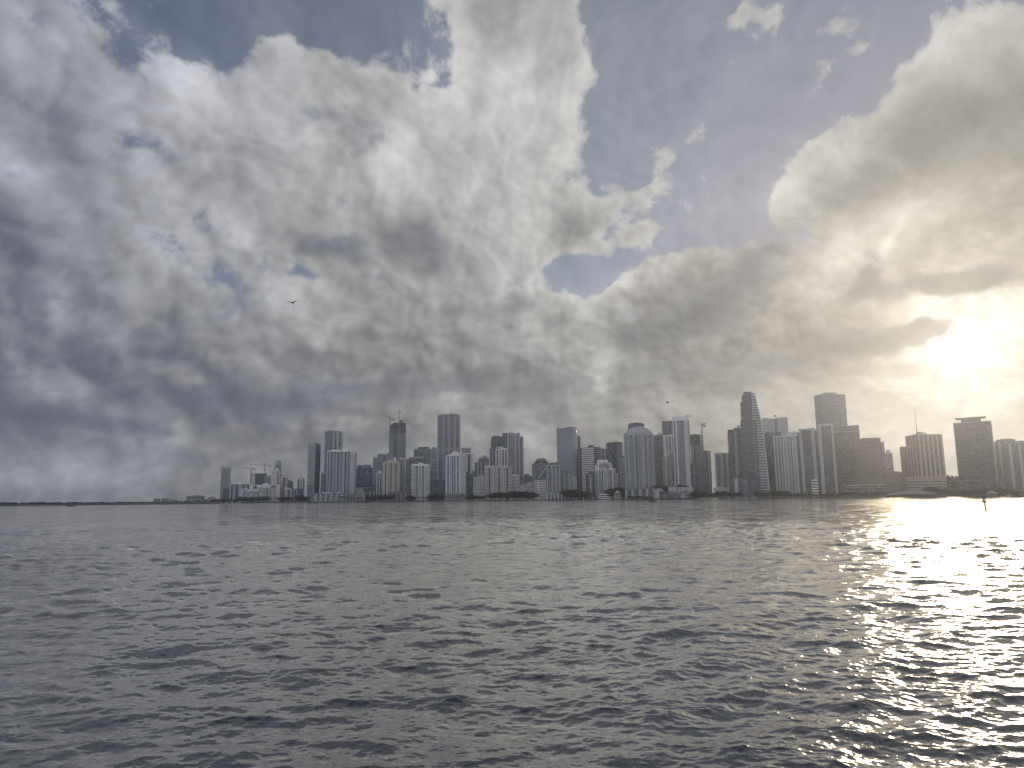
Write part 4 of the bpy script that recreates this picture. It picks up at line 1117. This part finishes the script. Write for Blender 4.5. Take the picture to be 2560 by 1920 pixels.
def palm_meshes(seed, h):
    rng = random.Random(seed)
    tv = tube([(0, 0, 0), (.15, .05, h * .5), (.35, 0, h)], [.26, .2, .16])
    V, F = [], []
    for i in range(16):
        a = 6.28 * i / 16 + rng.uniform(-.15, .15)
        ln = rng.uniform(2.6, 3.4)
        lift = rng.uniform(-.2, .9)
        prev = None
        for s in range(6):
            t = s / 5
            x = ln * t
            z = h + lift * x - .28 * x * x
            wd = .55 * math.sin(math.pi * min(.97, t * .85 + .12))
            dx_, dy_ = math.cos(a), math.sin(a)
            k = len(V)
            V += [(.35 + dx_ * x - dy_ * wd, dy_ * x + dx_ * wd, z - .2), (.35 + dx_ * x, dy_ * x, z), (.35 + dx_ * x + dy_ * wd, dy_ * x - dx_ * wd, z - .2)]
            if prev is not None:
                F += [(prev, prev + 1, k + 1, k), (prev + 1, prev + 2, k + 2, k + 1)]
            prev = k
    return tv, (V, F)


PROTO = {}


def proto(kind, q):
    if (kind, q) not in PROTO:
        (tv, tf), (cv, cf) = tree_meshes(70 + q, 9.0 + q, 8.0 + .6 * q) if kind == 'tree' else palm_meshes(30 + q, 8.0 + q)
        a, b = bpy.data.meshes.new('trunk'), bpy.data.meshes.new('crown')
        a.from_pydata(tv, [], tf)
        b.from_pydata(cv, [], cf)
        a.materials.append(BARK)
        b.materials.append(LEAF if kind == 'tree' else LEAF2)
        PROTO[(kind, q)] = (a, b, (8.0 + .6 * q) if kind == 'tree' else 9.5 + q)
    return PROTO[(kind, q)]


def plant(px, ytop, Y, kind, label, group, stretch=1.0):
    base = at(px, 1245, Y)
    q = random.randrange(5 if kind == 'tree' else 3)
    a, b, h = proto(kind, q)
    az = math.atan2(base.x, Y)
    H = max(3.0, at(px, ytop, Y).z - GROUND_Z)
    s = H / h
    root = tag(empty('palm_tree' if kind == 'palm' else 'leafy_tree', (base.x, Y, GROUND_Z), random.uniform(0, 6.28)), label, 'palm' if kind == 'palm' else 'tree', group)
    root.scale = (s * stretch, s * stretch, s)
    for nm, me in (('trunk', a), ('crown', b)):
        o = bpy.data.objects.new(nm, me)
        o.parent = root
        COL.objects.link(o)


ORD = 'first second third fourth fifth sixth seventh eighth ninth tenth eleventh twelfth thirteenth fourteenth fifteenth sixteenth'.split() + ['%dth' % i for i in range(17, 21)] + ['21st', '22nd', '23rd'] + ['%dth' % i for i in range(24, 31)] + ['31st', '32nd', '33rd'] + ['%dth' % i for i in range(34, 41)]


def clump(x0, x1, ylo, yhi, Y, n, kind, where, group, stretch=1.15):
    """n trees side by side along the water between two picture columns."""
    n = round(n * 1.25) if kind == 'tree' and n > 3 else n
    for i in range(n):
        f = (i + .5 + random.uniform(-.3, .3)) / n
        noun = 'palm' if kind == 'palm' else ('small dark tree' if yhi - 1240 > 0 and Y > 2000 else 'dark leafy tree')
        lab = 'only %s %s' % (noun, where) if n == 1 else '%s %s, left to right, %s' % (ORD[i], noun, where)
        plant(x0 + (x1 - x0) * f, random.uniform(ylo, yhi), Y + random.uniform(-14, 14), kind, lab, group, stretch * random.uniform(.9, 1.15))


clump(-30, 46, 1255.5, 1259, 1560, 11, 'tree', 'on the first islet at the far left', 'trees on the far islets', 1.6)
clump(56, 160, 1254.5, 1258, 1600, 15, 'tree', 'on the long spit, far left', 'trees on the far islets', 1.6)
clump(160, 300, 1254.5, 1257.5, 1660, 19, 'tree', 'in the middle of the far tree line', 'trees on the far islets', 1.6)
clump(300, 420, 1254, 1256.5, 1740, 16, 'tree', 'just before the far twin blocks', 'trees on the far islets', 1.5)
clump(440, 530, 1250, 1253, 1930, 9, 'tree', 'before the long grey hotel block', 'trees at the far end of town', 1.3)
clump(532, 578, 1246, 1250, 1800, 6, 'tree', 'under the slim lone tower', 'trees at the far end of town', 1.4)
clump(582, 596, 1248, 1250.5, 1800, 3, 'tree', 'under the broad striped mid-rise', 'trees below the left towers', 1.3)
clump(597, 640, 1242, 1247, 1780, 6, 'tree', 'before the corner-window block', 'trees below the left towers', 1.5)
clump(641, 668, 1240, 1244, 1770, 4, 'tree', 'in the mass before the gridded hotel', 'trees below the left towers', 1.6)
clump(668, 696, 1241, 1246, 1770, 4, 'palm', 'before the gridded hotel', 'palms below the left towers', 1.4)
clump(698, 720, 1241, 1244, 1750, 4, 'tree', 'below the tan slab', 'trees below the left towers', 1.5)
clump(724, 745, 1243, 1246, 1730, 4, 'palm', 'before the white-stripped dark block', 'palms below the left towers', 1.4)
clump(748, 772, 1239, 1243, 1640, 4, 'tree', 'left of the dark banded tower', 'trees below the left towers', 1.5)
clump(772, 782, 1240, 1243, 1600, 2, 'palm', 'at the striped base of the grey tower', 'palms below the left towers', 1.4)
clump(852, 890, 1239, 1244, 1540, 6, 'palm', 'before the tall-columned annex', 'palms along the central waterfront', 1.5)
clump(888, 908, 1242, 1245, 1520, 4, 'palm', 'before the pale perforated cube', 'palms along the central waterfront', 1.5)
clump(922, 952, 1237, 1242, 1540, 5, 'tree', 'left of the dark low pavilion', 'trees along the central waterfront', 1.4)
clump(952, 975, 1234, 1240, 1545, 4, 'tree', 'under the slender spired tower', 'trees along the central waterfront', 1.4)
clump(1020, 1036, 1238, 1243, 1510, 3, 'tree', 'just right of the dark low pavilion', 'trees along the central waterfront', 1.4)
clump(1036, 1072, 1239, 1244, 1500, 6, 'palm', 'below the white rounded tower', 'palms along the central waterfront', 1.5)
clump(1072, 1110, 1232, 1240, 1500, 6, 'tree', 'below the dark louvred block', 'trees along the central waterfront', 1.4)
clump(1112, 1160, 1235, 1240, 1460, 6, 'palm', 'on the square-grid tower terrace', 'palms along the central waterfront', 1.3)
clump(1166, 1212, 1237, 1242, 1480, 6, 'tree', 'left of the big beige slab', 'trees along the central waterfront', 1.4)
clump(1212, 1228, 1233, 1238, 1480, 3, 'palm', 'under the left end of the beige slab', 'palms along the central waterfront', 1.4)
clump(1228, 1250, 1230, 1234, 1480, 3, 'tree', 'under the middle of the beige slab', 'trees along the central waterfront', 1.5)
clump(1250, 1276, 1230.5, 1234, 1480, 3, 'tree', 'under the right end of the beige slab', 'trees along the central waterfront', 1.5)
clump(1282, 1334, 1224, 1234, 1450, 7, 'tree', 'left of the sloping terraces', 'trees along the central waterfront', 1.5)
clump(1372, 1420, 1226, 1232, 1455, 6, 'palm', 'over the arcaded podium', 'palms before the terraced block', 1.4)
clump(1420, 1464, 1221, 1231, 1430, 6, 'tree', 'below the mirror tower', 'trees before the terraced block', 1.5)
clump(1464, 1500, 1226, 1234, 1440, 5, 'palm', 'below the dark stepped wing', 'palms before the terraced block', 1.4)
clump(1530, 1560, 1219, 1230, 1430, 4, 'tree', 'left of the domed round tower', 'trees before the terraced block', 1.5)
clump(1570, 1604, 1240, 1242, 1370, 6, 'tree', 'in the hedge under the domed round tower', 'hedge trees on the seawall', 1.4)
clump(1606, 1632, 1240, 1242, 1368, 5, 'tree', 'in the hedge right under the dome', 'hedge trees on the seawall', 1.4)
clump(1640, 1672, 1211, 1216, 1440, 4, 'tree', 'left above the white terraces', 'trees on the white terraces', 1.3)
clump(1680, 1700, 1211, 1216, 1440, 3, 'tree', 'below the white curved tower', 'trees on the white terraces', 1.3)
clump(1652, 1700, 1226, 1232, 1372, 4, 'palm', 'before the white terraces', 'palms before the white terraces', 1.4)
clump(1732, 1752, 1227, 1234, 1400, 4, 'tree', 'right of the white terraces', 'trees by the channel mouth', 1.5)
clump(1752, 1782, 1230, 1236, 1450, 4, 'tree', 'under the open gap of sky', 'trees by the channel mouth', 1.5)
clump(1784, 1824, 1228, 1236, 1400, 5, 'tree', 'before the ribbed beige block', 'trees by the channel mouth', 1.4)
clump(1824, 1850, 1229, 1235, 1360, 4, 'tree', 'left of the drum-cornered podium', 'trees below the right towers', 1.4)
clump(1896, 1965, 1226, 1233, 1340, 9, 'tree', 'before the white gridded tower', 'trees below the right towers', 1.5)
clump(1965, 2040, 1230, 1236, 1320, 8, 'tree', 'before the framed pair of slabs', 'trees below the right towers', 1.4)
clump(2040, 2100, 1233, 1237, 1300, 6, 'tree', 'right of the framed pair', 'trees below the right towers', 1.4)
clump(2100, 2215, 1228, 1235, 1270, 11, 'tree', 'before the brown slabs', 'trees below the right towers', 1.4)
clump(2322, 2366, 1216, 1226, 1260, 5, 'tree', 'right of the pale blue tent', 'trees in the glare', 1.4)
clump(2364, 2396, 1191, 1195, 1450, 4, 'tree', 'on the low roof right of the mast', 'trees in the glare', 1.0)
clump(2366, 2400, 1220, 1228, 1290, 4, 'tree', 'at the pale inlet', 'trees in the glare', 1.5)
clump(2400, 2480, 1222, 1230, 1180, 8, 'tree', 'under the broad dark tower', 'trees in the glare', 1.4)
clump(2490, 2600, 1220, 1230, 1160, 9, 'tree', 'under the picture-edge slabs', 'trees in the glare', 1.4)


# ------------------------------------------------------------------ tents, boats, marks
def tent(label, xl, xr, yt, ybot, Y, col, peaks, depth=26.0):
    L, Rr = at(xl, ybot, Y), at(xr, ybot, Y)
    w = Rr.x - L.x
    zt, zb = at((xl + xr) / 2, yt, Y).z - GROUND_Z, max(1.2, at((xl + xr) / 2, ybot, Y).z - GROUND_Z)
    az = math.atan2((L.x + Rr.x) / 2, Y)
    root = tag(empty('tent', ((L.x + Rr.x) / 2, Y, GROUND_Z), -az), label, 'tent')
    n, m = 40, 12
    V, F = [], []
    for i in range(n + 1):
        for j in range(m + 1):
            u, v = i / n, j / m
            x, y = (u - .5) * w, (v - .5) * depth
            z = zb
            for (pu, ph, pw) in peaks:
                rr = math.hypot((u - pu) / pw, (v - .5) / .75)
                z = max(z, zb + (zt - zb) * ph * max(0, 1 - rr) ** 1.25 * 1.0)
            V.append((x, y, z))
    for i in range(n):
        for j in range(m):
            k = i * (m + 1) + j
            F.append((k, k + m + 1, k + m + 2, k + 1))
    cm = simple('canvas_' + label[:8].strip().replace(' ', '_'), col, .7)
    mesh_obj('canopy', V, F, cm, root, smooth=True)
    for pu, ph, pw in peaks:
        boxes('mast', [((pu - .5) * w - .25, (pu - .5) * w + .25, -.25, .25, 0, zb + (zt - zb) * ph + .8)], simple('crane_steel', (0.3, 0.28, 0.24), .6), root)
    boxes('side_curtain', [(-w / 2 + .6, w / 2 - .6, depth * .3, depth * .3 + .3, 0, zb - .02)], cm, root)
    for s in (-1, 1):
        boxes('pole', [(s * (w / 2 - .4) - .15, s * (w / 2 - .4) + .15, -depth / 2 + .3, -depth / 2 + .6, 0, zb)], simple('crane_steel', (0.3, 0.28, 0.24), .6), root)


tent('wide pale blue-grey tent roof with a low central peak, below the tower with the mast', 2222, 2334, 1219.5, 1238, 1140, (.09, .11, .135), [(.55, 1.0, .5), (.25, .55, .32), (.85, .5, .3)])
tent('small pale tent among the trees right of the broad dark slab', 2467, 2492, 1226.5, 1233, 1100, (.35, .34, .31), [(.5, 1.0, .6)], 12)
tent('little white peaked canopy left of the domed round tower', 1535, 1552, 1227, 1233, 1400, (.35, .35, .35), [(.5, 1.0, .6)], 9)


def hull_mesh(L_, W_, H_, rake=.18):
    """Lofted boat hull, bow towards -x."""
    V, F = [], []
    st = 9
    for i in range(st):
        t = i / (st - 1)
        x = -L_ / 2 + L_ * t
        wd = W_ / 2 * (math.sin(min(1, t * 1.7 + .02) * math.pi / 2) ** .7)
        sh = H_ * (1 + .45 * (1 - t) ** 2)
        for y, z in ((-wd, sh), (-wd * .75, H_ * .1), (0, -H_ * .35), (wd * .75, H_ * .1), (wd, sh)):
            V.append((x + rake * L_ * (1 - t) ** 3 * (1 - z / sh) * .6, y, z))
    for i in range(st - 1):
        for j in range(4):
            F.append((5 * i + j, 5 * i + j + 1, 5 * i + 6 + j, 5 * i + 5 + j))
        F.append((5 * i + 4, 5 * i, 5 * i + 5, 5 * i + 9))
    F.append((5 * st - 5, 5 * st - 4, 5 * st - 3, 5 * st - 2, 5 * st - 1))
    return V, F


def BOAT(name, cat, label, px, py, Ln, col, heading=0.0, cabin=True, top=True, group=None, dark=False, rail=True):
    p = on_water(px, py)
    az = math.atan2(p.x, p.y)
    root = tag(empty(name, (p.x, p.y, 0), -az + heading), label, cat, group)
    hm, gm = simple('hull_%s' % ('dark' if dark else 'white'), col, .35), simple('boat_glass', (.02, .025, .03), .1)
    H = Ln * .085
    v, f = hull_mesh(Ln, Ln * .3, H)
    mesh_obj('hull', v, f, hm, root)
    if cabin:
        prism('cabin', [(-Ln * .12, -Ln * .1), (Ln * .25, -Ln * .11), (Ln * .25, Ln * .11), (-Ln * .12, Ln * .1)], H * .9, H * 2.6, hm, root, [(-Ln * .02, -Ln * .085), (Ln * .22, -Ln * .095), (Ln * .22, Ln * .095), (-Ln * .02, Ln * .085)])
        prism('windscreen', [(-Ln * .127, -Ln * .08), (-Ln * .1, -Ln * .104), (Ln * .15, -Ln * .112), (Ln * .15, Ln * .112), (-Ln * .1, Ln * .104), (-Ln * .127, Ln * .08)], H * 1.6, H * 2.15, gm, root)
    if top:
        boxes('hardtop', [(-Ln * .08, Ln * .3, -Ln * .12, Ln * .12, H * 3.6, H * 3.75)] + [(x, x + .08, y, y + .08, H * 2.0, H * 3.65) for x in (-Ln * .05, Ln * .26) for y in (-Ln * .11, Ln * .1)], hm, root)
    if rail:
        boxes('bow_rail', [(-Ln * .52, -Ln * .12, s * Ln * .1 - .03, s * Ln * .1 + .03, H * 2.0, H * 2.08) for s in (-1, 1)] + [(x, x + .06, s * Ln * .1 - .03, s * Ln * .1 + .03, H * .8, H * 2.05) for x in (-Ln * .5, -Ln * .36, -Ln * .22) for s in (-1, 1)], simple('crane_steel', (0.3, 0.28, 0.24), .6), root)
    boxes('engine', [(Ln * .48, Ln * .56, -Ln * .05, Ln * .05, -H * .2, H * 1.5)], gm, root)
    return root


BOAT('motor_boat', 'boat', 'small dark motor boat with a raised bow, out on the water before the domed tower', 1629, 1254.5, 10.5, (.06, .06, .065), dark=True)
BOAT('motor_boat', 'boat', 'long low dark boat off the far tree line at the left edge', 175, 1265.5, 15, (.05, .055, .07), dark=True, top=False)
BOAT('motor_boat', 'boat', 'dark flat-roofed boat lying at the right edge under the ribbed slabs', 2540, 1244.2, 13, (.08, .075, .07), dark=True)
for i, (x, y, ln, lab) in enumerate(((552, 1260.2, 9, 'small white boat moored below the slim lone tower'), (565, 1259.6, 10, 'white cabin boat moored just right of the smallest moored one'), (579, 1259.4, 11, 'white cabin boat at the foot of the striped mid-rise'), (596, 1259.0, 13, 'largest white boat of the row below the striped mid-rise'))):
    BOAT('moored_boat', 'boat', lab, x, y + .2, ln, (.5, .5, .5), heading=(-1) ** i * .3, group='white boats moored at the far end of town')
for i, (x, y, ln, lab) in enumerate(((1306, 1250.2, 11, 'white yacht close to the seawall left of the terraced block'), (1862, 1246.4, 13, 'white motor yacht left of its twin below the drum-cornered podium'), (1886, 1246.4, 12, 'white motor yacht below the curved tower, right of its twin'), (2206, 1244.2, 12, 'pale yacht with a long bow beside the tent'), (2518, 1243.8, 16, 'pale yacht near the picture edge, left of the dark flat-roofed boat'))):
    BOAT('motor_yacht', 'yacht', lab, x, y, ln, (.5, .5, .48), heading=.15 * (-1) ** i, group='yachts along the seawall')


def MARKER():
    p = on_water(2466, 1278)
    Y = p.y
    k = p.length / FPX
    H = (1278 - 1237) * Y / FPX
    az = math.atan2(p.x, p.y)
    root = tag(empty('channel_marker', (p.x, p.y, 0), -az), 'slightly leaning channel marker post with two boards and a lamp, in the sun glitter', 'marker')
    dk, bd = simple('tarred_pile', (.045, .04, .035), .9), simple('marker_board', (.16, .15, .13), .6)
    lean = -.11
    v, f = tube([(0, 0, -1.5), (lean * H * .5, 0, H * .5), (lean * H * .9, 0, H * .9)], [.32, .27, .22], 10)
    mesh_obj('pile', v, f, dk, root)
    for z0, z1, w in ((.50, .63, .80), (.72, .86, .74)):
        xc = lean * H * (z0 + z1) / 2
        boxes('sign_board', [(xc - w, xc + w, -.30, -.22, H * z0, H * z1), (xc - w - .06, xc + w + .06, -.22, .18, H * z0 + .1, H * z0 + .2), (xc - w - .06, xc + w + .06, -.22, .18, H * z1 - .2, H * z1 - .1)], bd, root)
    v, f = tube([(lean * H * .9, 0, H * .88), (lean * H * .9, 0, H * .93), (lean * H * .9, 0, H * .94), (lean * H * .9, 0, H)], [.1, .1, .2, .13], 8)
    mesh_obj('lamp', v, f, simple('marker_lamp', (.12, .12, .11), .4), root)


MARKER()
for x, yb, yt_, lab in ((1915, 1255, 1245, 'thin bare pile standing off the tallest curved tower'), (2238.5, 1247, 1240, 'short bare pile left of its neighbour below the pale blue tent'), (2293, 1245.5, 1236.5, 'bare pile below the middle of the pale blue tent')):
    p = on_water(x, yb)
    h = (yb - yt_) * p.y / FPX
    r_ = empty('mooring_pile', (p.x, p.y, 0))
    tag(r_, lab, 'pile', 'bare piles in the water')
    v, f = tube([(0, 0, -1.5), (.05, 0, h * .6), (.1, 0, h)], [.34, .3, .26], 8)
    mesh_obj('pile_shaft', v, f, simple('tarred_pile', (.045, .04, .035), .9), r_)
    v, f = tube([(.1, 0, h - .05), (.1, 0, h + .12), (.1, 0, h + .4)], [.36, .36, .05], 8)
    mesh_obj('pile_cap', v, f, simple('marker_lamp', (.12, .12, .11), .4), r_)


def DERRICK():
    """Work barge with a raised boom by the channel mouth."""
    p = on_water(1806, 1245.8)
    az = math.atan2(p.x, p.y)
    root = tag(empty('crane_barge', (p.x, p.y, 0), -az), 'dark work barge with a slanting boom at the mouth of the channel', 'barge')
    st = simple('dark_steel', (.05, .05, .05), .7)
    boxes('deck', [(-9, 9, -4, 4, -.6, 1.3)], st, root)
    boxes('cab', [(-.5, 4.5, -1.6, 1.6, 1.3, 4.6)], st, root)
    tip = at(1797.5, 1217, p.y) - p
    lattice('boom', (0, 0, 2.5), (tip.x, 0, tip.z), 1.7, st, root, taper=.7)


DERRICK()


def ROOF_CRANE(label, px, py, Y, tip, tail):
    p = at(px, py, Y)
    root = tag(empty('roof_crane', p), label, 'roof crane', 'window-washing cranes on roofs')
    st = simple('crane_steel', (0.3, 0.28, 0.24), .6)
    a, b = at(tip[0], tip[1], Y) - p, at(tail[0], tail[1], Y) - p
    boxes('base', [(-1.6, 1.6, -1.6, 1.6, -3.5, a.z * .3)], st, root)
    lattice('boom', (b.x, 0, b.z), (a.x, 0, a.z), 1.5, st, root, taper=.6)


ROOF_CRANE('dark boom resting on the roof of the broad ribbed tower', 855, 1118.5, 1655, (866, 1114.5), (848, 1117.5))
ROOF_CRANE('small boom over the blank crown of the tall white curved tower', 1718, 1038.5, 1492, (1729, 1040.5), (1713, 1037.5))


# ------------------------------------------------------------------ bird and helicopter
def GULL():
    p = at(731, 757, 58)
    u = 58 / FPX
    # half span outlines in pixels of the photograph: (x, y, chord, thickness)
    st = [(-17.5, -3.0, .4, .1), (-13, -3.9, 1.9, .25), (-8.5, -4.0, 3.4, .5), (-5.5, -3.0, 4.2, .7), (-3, -1.6, 4.5, .9), (-1.4, -.4, 5.5, 1.3), (-.7, .6, 11, 2.1), (0, 1.2, 15, 2.6), (.7, .8, 11, 2.1),
          (1.5, -.4, 5.5, 1.3), (3, -1.9, 4.5, .9), (5.2, -3.6, 4.2, .7), (8, -4.8, 3.2, .5), (11, -5.0, 1.9, .25), (14.2, -4.9, .4, .1)]
    V, F = [], []
    m = 10
    for (x, y, c, t) in st:
        for k in range(m):
            a = 2 * math.pi * k / m
            V.append((x * u, c * .5 * u * math.cos(a) + (abs(x) * .10 * u), -y * u + t * .5 * u * math.sin(a) - (.10 * c * .5 * u * math.cos(a) if abs(x) < 1 else 0)))
    n = len(st)
    for i in range(n - 1):
        for k in range(m):
            F.append((i * m + k, i * m + (k + 1) % m, (i + 1) * m + (k + 1) % m, (i + 1) * m + k))
    F += [tuple(range(m - 1, -1, -1)), tuple((n - 1) * m + k for k in range(m))]
    mt = simple('gull_feathers', (.05, .05, .055), .8)
    o = mesh_obj('bird', V, F, mt, None, p, smooth=True)
    o.rotation_euler = (R(-16), R(-4), 0)
    tag(o, 'dark gull gliding with arched wings against the clouds', 'bird')


GULL()


def HELI():
    Y = 1150
    p = at(1670, 1006, Y)
    k = Y / FPX
    root = tag(empty('helicopter', p, 0.0), 'tiny dark helicopter flying over the skyline, nose to the left', 'helicopter')
    dk = simple('heli_paint', (.04, .04, .045), .4)
    V, F = [], []
    for i in range(9):
        t = i / 8
        r_ = 1.05 * math.sin(math.pi * (.06 + .84 * t)) ** .6
        for j in range(10):
            a = 6.2832 * j / 10
            V.append((-3.2 + 4.6 * t, .8 * r_ * math.cos(a), .95 * r_ * math.sin(a) + .25 * t))
    for i in range(8):
        for j in range(10):
            F.append((i * 10 + j, i * 10 + (j + 1) % 10, i * 10 + 10 + (j + 1) % 10, i * 10 + 10 + j))
    F += [tuple(range(9, -1, -1)), tuple(range(80, 90))]
    mesh_obj('fuselage', V, F, dk, root, smooth=True)
    lattice('tail_boom', (1.2, 0, .5), (6.4, 0, 1.3), .42, dk, root, taper=.5)
    prism('tail_fin', [(6.0, -.08), (7.0, -.08), (7.0, .08), (6.0, .08)], .7, 2.6, dk, root, [(6.7, -.06), (7.3, -.06), (7.3, .06), (6.7, .06)])
    boxes('rotor_mast', [(-.75, -.25, -.25, .25, .8, 2.1)], dk, root)
    for a in (0.5, 0.5 + math.pi):
        c, s = math.cos(a), math.sin(a)
        v = [(-.5 - s * .18, c * .18, 2.12), (-.5 + s * .18, -c * .18, 2.12), (-.5 + c * 5 + s * .18, s * 5 - c * .18, 2.2), (-.5 + c * 5 - s * .18, s * 5 + c * .18, 2.2)]
        v += [(x, y, z + .06) for x, y, z in v]
        mesh_obj('rotor_blade', v, [(0, 1, 2, 3), (7, 6, 5, 4), (0, 4, 5, 1), (1, 5, 6, 2), (2, 6, 7, 3), (3, 7, 4, 0)], dk, root)
    for s in (-1, 1):
        boxes('skid', [(-2.6, 1.0, s * .9 - .07, s * .9 + .07, -1.6, -1.46), (-1.8, -1.68, s * .9 - .06, s * .9 + .06, -1.47, -.5), (.2, .32, s * .9 - .06, s * .9 + .06, -1.47, -.5)], dk, root)


HELI()
# ------------------------------------------------------------------ the air
def build_haze():
    m, n = new_mat('haze_air')
    v = n.node('ShaderNodeVolumePrincipled')
    v.inputs['Color'].default_value = (0.84, 0.90, 0.98, 1)
    v.inputs['Density'].default_value = HAZE_DENSITY
    v.inputs['Anisotropy'].default_value = HAZE_G
    n.l.new(v.outputs[0], n.node('ShaderNodeOutputMaterial').inputs['Volume'])
    s, t, b = 4400, 300, -3
    vs_ = [(-s, -s, b), (s, -s, b), (s, s, b), (-s, s, b), (-s, -s, t), (s, -s, t), (s, s, t), (-s, s, t)]
    fs = [(0, 3, 2, 1), (4, 5, 6, 7), (0, 1, 5, 4), (1, 2, 6, 5), (2, 3, 7, 6), (3, 0, 4, 7)]
    o = mesh_obj('haze', vs_, fs, m)
    tag(o, 'thin sunlit haze over the bay and the town', 'haze', kind='stuff')


HAZE_DENSITY, HAZE_G = 1.75e-4, 0.83
build_haze()
# ------------------------------------------------------------------ sun lamp, camera and render settings
sl = bpy.data.lights.new('sun', 'SUN')
sl.energy = 0.5
sl.angle = R(10)
sl.color = (1.0, 0.80, 0.56)
sun_ob = bpy.data.objects.new('sun', sl)
sun_ob.rotation_euler = Vector(-SUN_DIR).to_track_quat('-Z', 'Y').to_euler()
sun_ob.location = (400, 300, 500)
COL.objects.link(sun_ob)

cd = bpy.data.cameras.new('camera')
cd.sensor_width = 36.0
cd.lens = 36.0 * FPX / 2560.0
cd.clip_start, cd.clip_end = 0.1, 40000.0
cam = bpy.data.objects.new('camera', cd)
cam.matrix_world = Matrix.Translation(CAM_LOC) @ CAM_ROT.to_4x4()
COL.objects.link(cam)
scene.camera = cam

scene.render.engine = 'CYCLES'
vs = scene.view_settings
vs.view_transform, vs.look, vs.exposure, vs.gamma = 'Standard', 'None', 0.0, 1.0
scene.cycles.max_bounces = 6
scene.cycles.volume_bounces = 0
scene.cycles.sample_clamp_indirect = 4.0
scene.cycles.use_denoising = True
scene.cycles.denoiser = 'OPENIMAGEDENOISE'
scene.cycles.denoising_input_passes = 'RGB_ALBEDO_NORMAL'
